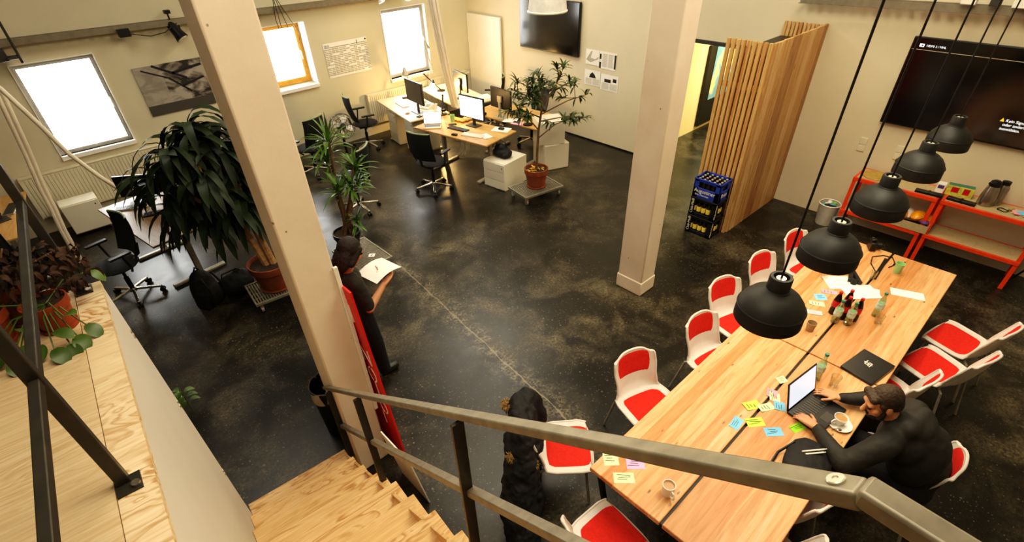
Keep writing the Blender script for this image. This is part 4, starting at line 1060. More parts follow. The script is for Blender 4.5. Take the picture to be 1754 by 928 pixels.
def task_chair(label, loc, rz, group):
    t = T('task_chair', label, 'chair', loc, rz, group)
    P('seat', MB().ell((0, .02, .475), (.245, .24, .045), 20, 8), M['mesh'], t)
    def bk(u, v):
        s = (u-.5)*2; z = .56 + v*.46; w = .225 - .04*abs(v-.35)**1.2 - .02*(1-v)
        return V((s*w, -.235 + .045*s*s - .06*sin(v*2.2) + .05*(1-v), z))
    m = MB(); m.grid(bk, 10, 12); m.grid(lambda u, v: bk(u, v) + V((0, -.014, 0)), 10, 12)
    P('backrest', m, M['mesh'], t, ang=60)
    loop = [bk(i/10, 1) + V((0,-.007,0)) for i in range(11)]
    P('back_trim', MB().tube(loop, .013, 8), M['greenedge'], t, label='grey-green top edge of the backrest')
    side = [bk(0, i/10) + V((0,-.007,0)) for i in range(11)]; side2 = [bk(1, i/10) + V((0,-.007,0)) for i in range(11)]
    P('back_frame', MB().tube(side, .012, 8).tube(side2, .012, 8).tube([(0,-.28,.62), (0,-.25,.50), (0,-.1,.43)], .02, 8), M['blackplastic'], t)
    for s in (-1, 1):
        P('armrest', MB().box((s*.28, .02, .68), (.055, .24, .025)).tube([(s*.28, .0, .67), (s*.285, -.03, .5), (s*.2, -.04, .42)], .014, 8), M['blackplastic'], t, .006)
    P('gas_lift', MB().cyl((0,0,.09), (0,0,.3), .028).cyl((0,0,.28), (0,0,.44), .018), M['blackplastic'], t)
    P('seat_mechanism', MB().box((0, 0, .42), (.16, .24, .04)), M['blackplastic'], t, .01)
    b = MB()
    for k in range(5):
        a = k*2*pi/5 + .3; b.bar((.02*cos(a), .02*sin(a), .115), (.30*cos(a), .30*sin(a), .075), .035, .026)
    b.cyl((0,0,.085), (0,0,.135), .04)
    P('star_base', b, M['chrome'], t, .004)
    for k in range(5):
        a = k*2*pi/5 + .3; c = V((.30*cos(a), .30*sin(a), .03)); n = V((-sin(a), cos(a), 0))
        P('caster', MB().cyl(c - n*.028, c - n*.008, .03).cyl(c + n*.008, c + n*.028, .03).cyl(c, c + V((0,0,.05)), .009), M['blackplastic'], t)
    return t
G_T = 'black office chairs around the desks'
tc = None
for lb, x, y, f in [
  ('black mesh office chair in front of the yellow lit desk, seen from behind', 4.42, 6.72, (.93, .35)),
  ('black office chair side-on by the wall below the year planner', 4.66, 9.22, (.98, -.2)),
  ('black office chair mostly hidden behind the yucca, silver star foot showing', 3.16, 6.98, (-.6, .8)),
  ('black office chair in front of the grey oak desk at left', .0, 6.98, (-.97, -.25)),
  ('black office chair behind the small tree at the rear right desk', 6.98, 6.98, (-.98, .15)),
  ('black office chair at the back of the cluster against the far wall', 7.08, 8.25, (-.72, .69)),
  ('black office chair just right of the thick column, behind yucca leaves', 3.34, 8.80, (-.3, .95)),
  ('black office chair at the left picture edge by the light desk', -.98, 7.75, (.1, 1))]:
    if tc is None: tc = task_chair(lb, (x, y, 0), face(*f), G_T)
    else: dup(tc, (x, y, 0), face(*f), lb)

def monitor(label, c, rz, w, h, z, scr='screen', stand='darkgrey', gap=.1):
    t = T('monitor', label, 'monitor', (c[0], c[1], DZ), rz)     # screen faces local -y
    P('housing', MB().box((0, 0, z), (w, .035, h)), M['blackplastic'], t, .006)
    P('screen_glass', MB().box((0, -.019, z), (w-.035, .003, h-.035)), M[scr], t)
    P('stand', MB().box((0, .035, z/2), (.05, .03, z)).box((0, .03, z), (.1, .04, .1)), M[stand], t, .004)
    P('stand_foot', MB().box((0, .02, .006), (.24, .17, .012)), M[stand], t, .004)
M['offscreen'] = NT('grey_off_screen').set(Base_Color=L('#4a453a'), Roughness=.35).m
M['darkscreen'] = NT('black_off_screen').set(Base_Color=L('#15140f'), Roughness=.3).m
monitor('dark grey monitor on the pale desk by the window', (5.28, 8.27), -95, .60, .37, .36, 'offscreen', 'darkgrey')
monitor('monitor with bright white screen on the yellow lit desk', (5.50, 6.92), -83, .56, .36, .31, 'screen')
monitor('black monitor seen from behind with silver stand on the rear right desk', (6.13, 6.88), 88, .54, .34, .32, 'darkscreen', 'greytube')
monitor('black monitor behind the hanging white cables on the back desk', (6.36, 8.28), 80, .52, .33, .33, 'darkscreen')
monitor('black monitor on the light desk at the left picture edge', (-.86, 8.75), -75, .56, .36, .33, 'darkscreen')
monitor('dark flat monitor on the grey oak desk, partly behind leaves', (.62, 7.92), -35, .46, .28, .24, 'darkscreen')
t = T('open_laptop', 'open gold laptop with white screen on the yellow lit desk', 'laptop', (4.99, 7.40, DZ), -40)
P('laptop_base', MB().box((0, 0, .009), (.31, .21, .016)), M['gold'], t, .004)
P('keyboard', MB().box((0, .02, .0175), (.27, .1, .001)), M['darkgrey'], t)
Rm = Matrix.Rotation(radians(-14), 3, 'X')
ld_ = P('lid', MB().box(V((0, .105, .015)) + Rm @ V((0, 0, .105)), (.31, .007, .21), M=Rm), M['gold'], t)
P('screen_glass', MB().box(V((0, .105, .015)) + Rm @ V((0, -.0042, .107)), (.29, .001, .185), M=Rm), M['screen'], ld_)
def desk_lamp(label, base, elbow, top, aim, mat, r=.06, lit=False):
    b = V(base); t = T('desk_lamp', label, 'lamp', b); e = V(elbow) - b; p = V(top) - b; a = V(aim).normalized()
    P('base', MB().lathe([(0, 0), (.085, 0), (.085, .014), (.02, .024), (0, .024)], 24), M[mat], t)
    o = V((.0, .012, 0))
    P('lower_arm', MB().tube([V((0,0,.02)) + o, e + o], .007, 6).tube([V((0,0,.02)) - o, e - o], .007, 6), M[mat], t)
    P('upper_arm', MB().tube([e + o, p + o], .007, 6).tube([e - o, p - o], .007, 6).cyl(e - o*1.6, e + o*1.6, .016), M[mat], t)
    P('lamp_head', MB().tube([p - a*.06, p - a*.02, p + a*.03, p + a*.1], [.022, .035, r*.8, r*1.25], 18, False), M[mat], t)
    P('bulb', MB().ell(p + a*(.085 if lit else .055), .045 if lit else .032, 12, 8), M['bulb'] if lit else M['whiteplastic'], t)
desk_lamp('grey desk lamp standing on the window end of the pale desk', (5.78, 9.30, DZ), (5.88, 9.36, 1.0), (5.78, 9.30, 1.2), (-.2, -.3, -.9), 'greytube')
desk_lamp('tall grey desk lamp in front of the far window pane', (6.40, 9.42, DZ), (6.52, 9.45, 1.15), (6.42, 9.42, 1.56), (.05, -.3, -.95), 'greytube')
desk_lamp('black desk lamp with glowing bulb on the back desk', (6.42, 9.05, DZ), (6.10, 9.12, 1.10), (6.17, 8.95, .96), (-.55, -.6, -.35), 'blackmetal', .05, True)
desk_lamp('black desk lamp at the corner of the rear right desk beside the tree', (6.17, 6.26, DZ), (6.05, 6.33, 1.02), (6.28, 6.33, 1.26), (.6, .2, -.7), 'blackmetal')
desk_lamp('black desk lamp with slanted arms between the two front desks', (5.52, 7.82, DZ), (5.60, 7.86, 1.04), (5.44, 7.66, .94), (-.4, -.6, -.6), 'blackmetal', .035)
def flat(name, label, cat, c, d, rz, mat, z=DZ, group=None, bevel=0): return S(name, label, cat, MB().box((0, 0, d[2]/2), d), M[mat], (c[0], c[1], z), rz, group, bevel)
def keyboard(label, c, rz, mat, keys):
    q = flat('keyboard', label, 'keyboard', c, (.40, .13, .016), rz, mat, bevel=.004)
    kb = MB()
    for r_ in range(5):
        for k in range(16): kb.box((-.18 + k*.024, .045 - r_*.0225, .018), (.02, .018, .004))
    P('keys', kb, M[keys], q)
keyboard('white keyboard on the pale window desk', (5.34, 8.86), 80, 'whiteplastic', 'rad')
keyboard('white keyboard at the front edge of the yellow lit desk', (5.19, 6.56), -70, 'whiteplastic', 'rad')
keyboard('black keyboard behind the black monitor on the rear right desk', (6.42, 6.78), 92, 'blackplastic', 'darkgrey')
keyboard('dark keyboard in front of the white screen monitor', (5.22, 6.98), 100, 'blackplastic', 'darkgrey')
keyboard('black keyboard on the grey oak desk beside the leaves', (.70, 7.42), -20, 'blackplastic', 'darkgrey')
keyboard('silver keyboard on the grey oak desk near its window end', (.46, 7.86), -25, 'greytube', 'darkgrey')
keyboard('grey keyboard on the light desk at the left edge', (-.70, 9.02), 75, 'greytube', 'darkgrey')
for lb, x, y, w, h, rz, mt in [
  ('white sheets with a black mouse at the front right of the yellow lit desk', 5.70, 6.42, .21, .30, 25, 'paper'),
  ('white sheet lying on the rear right desk beside the monitor foot', 6.14, 6.62, .21, .30, 30, 'paper'),
  ('red and white leaflet at the near edge of the rear right desk', 6.10, 6.44, .15, .21, 15, 'pink'),
  ('white sheet at the front corner next to the white keyboard', 5.32, 6.38, .15, .21, -10, 'paper'),
  ('white sheets at the window end of the back desk', 6.30, 9.22, .21, .30, 12, 'paper'),
  ('stack of papers on the pale desk beside the white telephone', 5.66, 8.72, .21, .30, -20, 'paper'),
  ('white paper on the grey oak desk near the leaves', .92, 7.25, .21, .30, 30, 'paper'),
  ('papers at the far edge of the back desk by the chair', 6.75, 8.05, .25, .3, -15, 'paper'),
  ('sheet at the near corner of the pale window desk', 5.28, 8.02, .21, .28, 5, 'paper')]:
    flat('paper_sheet', lb, 'paper', (x, y), (w, h, .004), rz, mt)
for lb, nm, x, y, d, rz, mt, ct in [
  ('black mouse on white sheets on the yellow lit desk', 'computer_mouse', 5.70, 6.42, (.06, .10, .03), 20, 'blackplastic', 'mouse'),
  ('black wallet at the tip of the pale window desk', 'wallet', 5.16, 8.02, (.10, .08, .02), 12, 'blackplastic', 'wallet'),
  ('brown wallet on the front edge of the pale desk', 'wallet', 5.11, 8.34, (.09, .07, .015), 40, 'bark', 'wallet'),
  ('black phone beside the green cup on the yellow lit desk', 'smartphone', 5.30, 7.24, (.07, .14, .012), 60, 'blackplastic', 'phone'),
  ('black mouse at the front edge of the yellow lit desk', 'computer_mouse', 5.00, 6.80, (.06, .10, .03), 20, 'blackplastic', 'mouse'),
  ('small black box behind the white screen monitor', 'device_box', 5.98, 7.22, (.12, .10, .05), 10, 'blackplastic', 'box'),
  ('black mouse by the tall lamp on the pale window desk', 'computer_mouse', 5.62, 9.18, (.06, .1, .03), 70, 'blackplastic', 'mouse'),
  ('white remote on the light desk at the left edge', 'remote', -.62, 8.62, (.05, .12, .02), 50, 'whiteplastic', 'remote'),
  ('white power adapter on the grey oak desk end', 'adapter', .66, 6.74, (.10, .07, .03), 20, 'white', 'adapter')]:
    z = DZ + (.004 if 'on white sheets' in lb else 0)
    S(nm, lb, ct, MB().box((0, 0, d[2]/2), d), M[mt], (x, y, z), rz, None, min(d)*.35)
cup('plastic_cup', 'light green cup on the yellow lit desk', (5.40, 7.36, DZ), .032, .042, .12, 'greencup')
cup('mug', 'white mug on the pale desk beside the telephone', (5.62, 8.16, DZ), .035, .038, .09, 'ceramic', None, 200)
for k in range(7):
    S('crumpled_paper', 'crumpled orange-brown paper in the heap on the yellow lit desk', 'paper', MB().ell((0,0,.02), (.05 + .02*(k % 3), .045, .022), 8, 6, Matrix.Rotation(k*.7, 3, 'Z')), M[('orangepack', 'bark', 'deskwood')[k % 3]], (5.50 + .07*(k % 3) - .02*(k//3), 7.20 + .085*(k//3), DZ), k*40, 'crumpled papers in the lamp light', ang=20)
t = T('telephone', 'white desk telephone on the pale window desk', 'telephone', (5.56, 8.36, DZ), -70)
P('phone_body', MB().add([(-.1,-.1,0), (.1,-.1,0), (.1,.1,0), (-.1,.1,0), (-.1,-.1,.02), (.1,-.1,.02), (.1,.1,.07), (-.1,.1,.07)], [(0,3,2,1), (4,5,6,7), (0,1,5,4), (1,2,6,5), (2,3,7,6), (3,0,4,7)]), M['whiteplastic'], t, .006)
P('handset', MB().tube([(-.07, -.08, .05), (-.07, -.04, .075), (-.07, .05, .09), (-.07, .09, .085)], [.024, .016, .016, .024], 10), M['whiteplastic'], t)
P('keypad', MB().box((.04, 0, .047), (.08, .1, .006), M=Matrix.Rotation(radians(14), 3, 'X')), M['greyink'], t)
cb = MB()
for k in range(4):
    x = 5.15 + k*.08; cb.tube([(x, 6.9 - k*.05, .70), (x + .03, 6.9, .45), (x - .04, 6.92, .3), (x + .02, 6.85, .42 + .05*k)], .006, 6)
S('desk_cables', 'white cables hanging under the yellow lit desk', 'cables', cb, M['whiteplastic'])

def pedestal(label, c, rz, w, d, h, n=3, plinth=0):
    t = T('drawer_pedestal', label, 'drawer unit', (c[0], c[1], 0), rz)     # drawers face local -x
    P('carcass', MB().box((0, 0, plinth + (h-plinth)/2), (d, w, h-plinth)), M['boxwhite'], t, .004)
    if plinth: P('plinth', MB().box((.02, 0, plinth/2), (d-.06, w-.04, plinth)), M['blackplastic'], t)
    hh = (h - plinth - .02) / n
    for k in range(n):
        dr = P('drawer', MB().box((-d/2 - .007, 0, plinth + .01 + hh*(k+.5)), (.014, w-.008, hh-.008)), M['boxwhite'], t, .003)
    P('lock', MB().cyl((-d/2-.012, -w*.38, h-.07), (-d/2-.018, -w*.38, h-.07), .009), M['blackmetal'], dr)
pedestal('white three-drawer pedestal with a black bag on top', (5.42, 6.04), 7, .45, .56, .45)
pedestal('white drawer pedestal under the pale window desk, left one', (5.44, 9.02), -10, .40, .50, .60)
pedestal('white drawer pedestal under the pale window desk, front one', (5.38, 8.34), -10, .40, .50, .60)
pedestal('white drawer pedestal standing at the back wall under the left window', (-.02, 9.40), 90, .46, .30, .50, 1, .06)
t = T('cabinet_box', 'lower white cabinet box of two behind the small tree', 'cabinet', (6.50, 6.02, 0), -22)
P('carcass', MB().box((0, 0, .2225), (.46, .5, .445)), M['boxwhite'], t, .004); P('door', MB().box((0, -.254, .2225), (.45, .012, .43)), M['boxwhite'], t, .003)
t = T('cabinet_box', 'upper white cabinet box stacked behind the small tree', 'cabinet', (6.44, 6.02, .445), -32)
P('carcass', MB().box((0, 0, .19), (.46, .42, .38)), M['boxwhite'], t, .004); P('door', MB().box((0, -.214, .19), (.45, .012, .365)), M['boxwhite'], t, .003)
t = T('handbag', 'black soft bag with handles on the white drawer pedestal', 'bag', (5.40, 6.08, .452), 15)
b = MB(); b.ell((0, 0, .07), (.13, .17, .075)); b.ell((0, .02, .13), (.08, .12, .07)); b.ell((-.03, -.1, .05), (.1, .08, .05))
remesh('bag_body', b, M['coat'], t, .01, 3, (.03, .08))
P('handle', MB().tube([(0, -.08, .15), (0, -.06, .24), (0, .02, .27), (0, .09, .24), (0, .11, .15)], .008, 8), M['blackplastic'], t)
t = T('pedestal_fan', 'grey cage fan on a black stand by the planner wall', 'fan', (3.82, 8.36, 0), 15)
fd = V((-.2, -.92, .35)).normalized(); fs_ = fd.cross(V((0,0,1))).normalized(); fu = fs_.cross(fd); fc = V((0, 0, .82))
cg = MB()
for rr, off in ((.21, 0), (.20, .05), (.15, .075), (.10, .085), (.20, -.05), (.13, -.08), (.05, .09)):
    cg.tube([fc + fd*off + (fs_*cos(a) + fu*sin(a))*rr for a in [i*2*pi/24 for i in range(25)]], .0035, 5)
for i in range(16):
    a = i*2*pi/16; q = fs_*cos(a) + fu*sin(a)
    cg.tube([fc + fd*.09, fc + fd*.08 + q*.12, fc + fd*.05 + q*.2, fc + q*.212, fc - fd*.05 + q*.2, fc - fd*.085 + q*.08], .0025, 4)
P('cage', cg, M['darkgrey'], t)
bl = MB()
for i in range(4):
    a = i*pi/2 + .4; q = fs_*cos(a) + fu*sin(a); p2 = fs_*-sin(a) + fu*cos(a)
    bl.add([fc + q*.03, fc + q*.17 - p2*.05 - fd*.02, fc + q*.18 + p2*.06 + fd*.025, fc + q*.04 + p2*.03 + fd*.01], [(0,1,2,3)])
P('blades', bl, M['whiteplastic'], t); P('motor', MB().cyl(fc - fd*.12, fc + fd*.03, .05), M['blackplastic'], t)
P('stand', MB().cyl((0,.05,.03), (0,.05,.75), .022).bar((0, .05, .7), (0, .02, .8), .05, .05), M['blackplastic'], t)
P('base', MB().lathe([(0,0), (.19,0), (.19,.02), (.05,.035), (0,.035)], 28, (0,.05,0)), M['blackplastic'], t)

# ------------------------------------------------------------------ plant dollies, pots, plants
def dolly(label, c, rz, w, d, z=.15, group=None):
    t = T('plant_dolly', label, 'dolly', (c[0], c[1], 0), rz)
    g = MB(); n = int(w/.03)
    for i in range(n): g.box((-w/2 + (i+.5)*w/n, 0, z-.012), (.014, d-.03, .02))
    for j in range(5): g.box((0, -d/2 + (j+.5)*d/5, z-.018), (w-.03, .012, .014))
    P('grate', g, M['grate'], t)
    P('frame', MB().box((0, d/2-.01, z-.012), (w, .02, .035)).box((0, -d/2+.01, z-.012), (w, .02, .035)).box((w/2-.01, 0, z-.012), (.02, d-.04, .035)).box((-w/2+.01, 0, z-.012), (.02, d-.04, .035)), M['grate'], t, .003)
    for sx in (-1, 1):
        for sy in (-1, 1):
            x, y = sx*(w/2-.06), sy*(d/2-.06)
            P('caster', MB().cyl((x-.014, y, .035), (x+.014, y, .035), .035).box((x, y, .085), (.035, .05, .075)), M['greytube'], t)
    return t
dolly('grey grate plant dolly under the small tree', (5.42, 5.33), -10, .74, .50)
dolly('grey grate plant dolly under the large drooping plant', (1.33, 5.68), -6, .72, .50)
t = dolly('grey grate plant dolly with a white sticker behind the walking person', (2.40, 5.58), 90, .72, .50)
P('sticker', MB().box((-.14, -.07, .152), (.08, .08, .002), .8), M['paper'], t, label='white diamond sticker')
P('sticker_mark', MB().box((-.14, -.07, .1535), (.012, .04, .001), .4), M['ink'], t)
def pot(label, loc, r, h, mat, tilt=None):
    t = T('plant_pot', label, 'pot', loc, 0, None, tilt)
    P('pot_body', MB().lathe([(0, .003), (r*.68, 0), (r*.92, h*.76), (r*.98, h*.76), (r, h), (r*.92, h), (r*.84, h*.5), (0, h*.5)], 36), M[mat], t, ang=40)
    P('soil', MB().lathe([(r*.91, h*.86), (r*.91, h*.88)], 28), M['soil'], t)
    P('pot_saucer', MB().lathe([(0, .002), (r*.78, 0), (r*.82, .02), (r*.76, .02), (0, .012)], 32), M[mat], t)
    return t
pot('terracotta pot of the small tree on the grate dolly', (5.44, 5.34, .151), .19, .30, 'terra')
pot('terracotta pot of the large drooping plant, partly behind the column', (1.31, 5.70, .151), .25, .34, 'terra')
pot('dark pot of the yucca hidden behind the walking person', (2.36, 5.80, .151), .18, .26, 'blackplastic')
def branch(mb, pts, r0, r1): n = len(pts); mb.tube(pts, [r0 + (r1-r0)*i/(n-1) for i in range(n)], 8)
rnd = random.Random(3)
# large dracaena
t = T('dracaena', 'large dark green plant with long drooping leaves left of the column', 'plant', (1.28, 5.72, .45))
tr = MB(); lf = MB(); ly = MB(); o = V((1.28, 5.72, .45))
heads = [(1.12, 5.98, 2.02), (.88, 6.0, 1.86), (1.30, 5.88, 1.84), (.70, 6.05, 1.62), (1.02, 5.78, 1.66), (1.38, 6.02, 1.55), (1.12, 6.2, 1.74), (1.22, 5.75, 1.22), (.98, 5.88, 1.28), (.80, 6.05, 1.30), (1.36, 5.82, 1.40)]
branch(tr, [(0, 0, -.05), (-.05, .02, .3), (-.12, .12, .7), (-.16, .2, 1.1)], .045, .03)
branch(tr, [(.07, -.03, -.05), (.04, .0, .3), (.02, .06, .6), (.05, .14, 1.0)], .045, .03)
branch(tr, [(-.05, .02, .3), (-.2, .1, .62), (-.4, .2, .95)], .03, .022)
for h in heads:
    h = V(h) - o; branch(tr, [V((-.1, .12, .75)), (V((-.1, .12, .9)) + h)/2 + V((0,0,.05)), h], .024, .016)
    for k in range(40):
        a = rnd.uniform(0, 2*pi); e = rnd.uniform(-.25, 1.1); d = V((cos(a)*cos(e), sin(a)*cos(e), sin(e)))
        lf.leaf(h + V((0, 0, rnd.uniform(-.18, .06))), d, rnd.uniform(.42, .66), rnd.uniform(.065, .105), rnd.uniform(1.2, 2.3), 7, .2, rnd.uniform(-.5, .5))
    for k in range(2):
        a = rnd.uniform(0, 2*pi); ly.leaf(h + V((0,0,-.15)), (cos(a), sin(a), .3), .4, .06, 1.6, 6)
P('trunk', tr, M['bark'], t); P('foliage', lf, M['leafdark'], t, ang=80); P('dry_leaves', ly, M['leafyellow'], t, ang=80, label='a few yellowed leaves')
# yucca
t = T('yucca', 'bright green yucca with pointed leaves beside the column', 'plant', (2.36, 5.80, .38)); o = V((2.36, 5.80, .38))
tr = MB(); lf = MB()
for h, n, s in (((2.47, 5.88, 1.55), 30, .40), ((2.66, 5.78, 1.20), 34, .34), ((2.42, 5.95, 1.30), 26, .36), ((2.55, 5.72, .98), 28, .34), ((2.74, 5.95, .92), 22, .30), ((2.50, 5.70, .55), 22, .24), ((2.36, 5.72, 1.0), 24, .34)):
    h = V(h) - o; branch(tr, [V((rnd.uniform(-.06,.06), rnd.uniform(-.06,.06), -.04)), h*.5 + V((0,0,.02)), h], .02, .014)
    for k in range(n):
        a = rnd.uniform(0, 2*pi); e = rnd.uniform(-.1, 1.35); d = V((cos(a)*cos(e), sin(a)*cos(e), sin(e)))
        lf.leaf(h + V((0,0,rnd.uniform(-.08,.03))), d, s*rnd.uniform(.62, 1.0), rnd.uniform(.026, .042), rnd.uniform(.3, .95), 5, .3)
P('trunk', tr, M['barkdark'], t); P('foliage', lf, M['leafyucca'], t, ang=80)
# small tree (ficus)
t = T('small_tree', 'small thin-leaved tree in the terracotta pot before the far wall', 'tree', (5.44, 5.34, .40)); o = V((5.44, 5.34, .40))
tr = MB(); lf = MB()
branch(tr, [(0,0,-.03), (.02,.0,.3), (.07,.02,.62), (.12,.0,.95)], .022, .015)
tips = []
for st_, en in [((.06,.02,.5), (.62,-.15,.72)), ((.07,.02,.62), (-.1,.1,.85)), ((.12,0,.92), (.05,.05,1.42)), ((.12,0,.95), (.42,-.1,1.36)), ((.1,0,.85), (.85,-.25,1.02)), ((.12,0,.9), (-.38,.12,1.28)), ((.1,0,.8), (-.45,.2,.98)), ((.12,0,.95), (.65,-.02,1.18)), ((.12,0,.95), (-.12,-.1,1.32)), ((.1,0,.75), (.98,-.15,.62)), ((.12,0,.95), (.25,.15,1.2)), ((.12,0,.88), (-.2,.0,1.12))]:
    a = V(st_); b = V(en); m = (a+b)/2 + V((rnd.uniform(-.05,.05), rnd.uniform(-.05,.05), .05))
    branch(tr, [a, m, b], .011, .004); tips.append((a, m, b))
    for j in range(2):
        q = m + (b-m)*rnd.uniform(.1, .7); e2 = q + V((rnd.uniform(-.2,.2), rnd.uniform(-.2,.2), rnd.uniform(-.05,.2))); branch(tr, [q, e2], .006, .003); tips.append((q, (q+e2)/2, e2))
for a, m, b in tips:
    dd = (b - m).normalized()
    for k in range(14):
        q = m + (b-m)*rnd.uniform(.3, 1.02); u = V((rnd.uniform(-1,1), rnd.uniform(-1,1), rnd.uniform(-.5,.8)))
        lf.leaf(q, dd*.6 + u, rnd.uniform(.11, .19), rnd.uniform(.028, .042), rnd.uniform(.4, 1.2), 4, .2)
P('trunk', tr, M['barkdark'], t); P('foliage', lf, M['leafficus'], t, ang=80)
sl = MB()
for k in range(26):
    a = rnd.uniform(0, 2*pi); r_ = rnd.uniform(.02, .15); sl.leaf((r_*cos(a), r_*sin(a), .02), (rnd.uniform(-1,1), rnd.uniform(-1,1), .2), .06, .03, .3, 3)
P('fallen_leaves', sl, M['leafyellow'], t, label='pale fallen leaves on the soil')
# pots on the mezzanine
def n2w(n, u): return V((n*cos(TH) + u*sin(TH), -n*sin(TH) + u*cos(TH), 0))
pA = n2w(-.50, 2.56); pB = n2w(-.72, 2.60); pC = n2w(-.60, 2.70)
pot('orange terracotta pot at the plywood edge right of the upright bar', (pA.x, pA.y, MZ), .085, .14, 'terra2')
pot('orange terracotta pot at the left picture edge on the plywood', (pB.x, pB.y, MZ), .10, .15, 'terra2')
pot('terracotta pot behind the two front pots, full of dead leaves', (pC.x, pC.y, MZ), .08, .20, 'terra')
t = T('dried_plant', 'dried brown curled plant in the pots on the mezzanine edge', 'plant', (pC.x, pC.y, MZ + .15))
lf = MB(); tr = MB()
for k in range(420):
    a = rnd.uniform(0, 2*pi); r_ = .25*rnd.uniform(0, 1)**.6; z = rnd.uniform(-.04, .18)*(1.1 - r_*2.2)
    lf.leaf((r_*cos(a)*1.25, r_*sin(a)*.6, z), (rnd.uniform(-1,1), rnd.uniform(-1,1), rnd.uniform(-.3,.8)), rnd.uniform(.03,.075), rnd.uniform(.018,.034), rnd.uniform(2,5), 5, .7, rnd.uniform(-1.5,1.5))
for k in range(14):
    a = rnd.uniform(0, 2*pi); tr.tube([(0,0,-.03), (.1*cos(a), .06*sin(a), .1), (.24*cos(a), .13*sin(a), .14)], .004, 5)
P('foliage', lf, M['leafdead'], t, ang=80); P('stems', tr, M['barkdark'], t)
t = T('trailing_vine', 'green heart-leaved vine trailing over the plywood below the pots', 'plant', (pA.x, pA.y, MZ + .10))
lf = MB(); tr = MB(); o = V((pA.x, pA.y, MZ + .10))
for n_, u_, z, L_, d in [(-.40, 2.35, .05, .10, (.3,-.6,-.3)), (-.44, 2.31, .04, .11, (.1,-.8,-.2)), (-.47, 2.28, .03, .10, (0,-.8,-.3)), (-.52, 2.27, .04, .11, (.2,-.8,-.2)), (-.56, 2.32, .05, .09, (-.2,-.8,-.1)), (-.50, 2.33, .08, .10, (.5,-.5,0)), (-.335, 2.72, .10, .10, (.7,-.5,-.5)), (-.68, 2.37, .06, .10, (-.3,-.7,-.1)), (-.72, 2.40, .05, .10, (-.1,-.8,-.1)), (-.76, 2.42, .20, .13, (.1,-.6,-.9)), (-.62, 2.36, .05, .09, (.1,-.8,0)), (-.66, 2.30, .03, .10, (.1,-.8,-.1)), (-.45, 2.38, .1, .09, (.3,-.3,.4)), (-.58, 2.40, .1, .09, (0,-.5,.5))]:
    p = n2w(n_, u_ + .06) + V((0,0,MZ + z)) - o; L_ *= .8
    lf.leaf(p, d, L_, L_*.72, .8, 6, .18); tr.tube([(0,0,.02), p*.5 + V((0,0,.05)), p], .003, 5)
P('foliage', lf, M['leafvine'], t, ang=80); P('stems', tr, M['leafvine'], t)
t = T('weed_plant', 'small green sprig showing beyond the white stair wall', 'plant', (-.10, 4.45, 0))
lf = MB()
for k in range(9):
    a = k*2.1; lf.leaf((.02*cos(a), .02*sin(a), .16 + .02*k), (cos(a), sin(a), .3), .10, .06, 1, 5)
P('foliage', lf, M['leafvine'], t, ang=80); P('stems', MB().cyl((0,0,0), (0,0,.34), .005), M['leafvine'], t)
# backpack, bin
t = T('backpack', 'black backpack standing on floor between desk and drooping plant', 'backpack', (.62, 6.12, 0), 30)
b = MB(); b.ell((0, 0, .24), (.16, .12, .25)); b.ell((0, -.08, .17), (.13, .09, .15)); b.box((0, 0, .12), (.26, .18, .22))
remesh('bag_body', b, M['coat'], t, .012, 4, (.02, .1))
P('strap', MB().tube([(-.08, -.12, .44), (-.09, -.19, .3), (-.09, -.19, .12), (-.07, -.1, .03)], .014, 8).tube([(.08, -.12, .44), (.09, -.19, .3), (.09, -.19, .12), (.07, -.1, .03)], .014, 8).tube([(-.04, 0, .48), (0, 0, .53), (.04, 0, .48)], .01, 8), M['blackplastic'], t)
t = T('shoulder_bag', 'dark bag slumped on the floor in the shade beside the backpack', 'bag', (.95, 6.15, 0))
b = MB(); b.ell((0, 0, .12), (.22, .16, .13)); b.ell((.1, .05, .15), (.12, .12, .12)); remesh('bag_body', b, M['coat'], t, .014, 3, (.03, .1))
P('strap', MB().tube([(-.15, 0, .15), (-.1, 0, .3), (.08, .02, .3), (.16, .03, .2)], .01, 8), M['blackplastic'], t)
t = T('waste_bin', 'black waste bin with pale liner behind the end of the stair railing', 'bin', (.845, 3.32, 0))
P('bin_body', MB().lathe([(0, 0), (.13, 0), (.155, .56), (.147, .56), (.125, .01), (0, .01)], 28), M['blackplastic'], t)
P('liner', MB().grid(lambda u, v: V(((.157 + .012*sin(u*37) + .006*v)*cos(u*2*pi), (.157 + .012*sin(u*37))*sin(u*2*pi), .57 - .10*v*(1 + .4*sin(u*23)))), 48, 4), simple('pale_bin_liner', '#b3a88a', .3), t)

# ------------------------------------------------------------------ coat on the chair
t = T('winter_coat', 'black winter coat with brown fur hood hung over the chair back', 'coat', (1.56, 1.68, 0)); o = V((1.56, 1.68, 0))
def W(*p): return V(p) - o
b = MB()
b.cap(W(1.55, 1.64, .79), .068, W(1.80, 1.86, .80), .066); b.cap(W(1.60, 1.74, .80), .085, W(1.70, 1.85, .81), .075)
for f in (0, .33, .66, 1):
    x = 1.53 + .24*f; y = 1.63 + .21*f; e = (f-.5)*.30
    b.chain((W(x, y, .78), .085), (W(x - .06 + e*.3, y - .03 + e*.3, .52), .12), (W(x - .10 + e*.7, y - .07 + e*.6, .28), .145), (W(x - .13 + e, y - .13 + e, .13), .125))
b.chain((W(1.80, 1.86, .79), .066), (W(1.855, 1.835, .73), .054), (W(1.87, 1.79, .64), .048), (W(1.86, 1.77, .56), .044))
b.ell(W(1.56, 1.66, .66), (.16, .15, .10)); b.cap(W(1.46, 1.55, .60), .10, W(1.42, 1.47, .25), .12)
remesh('coat_body', b, M['coat'], t, .011, 4, (.045, .07))
rr_ = random.Random(5)
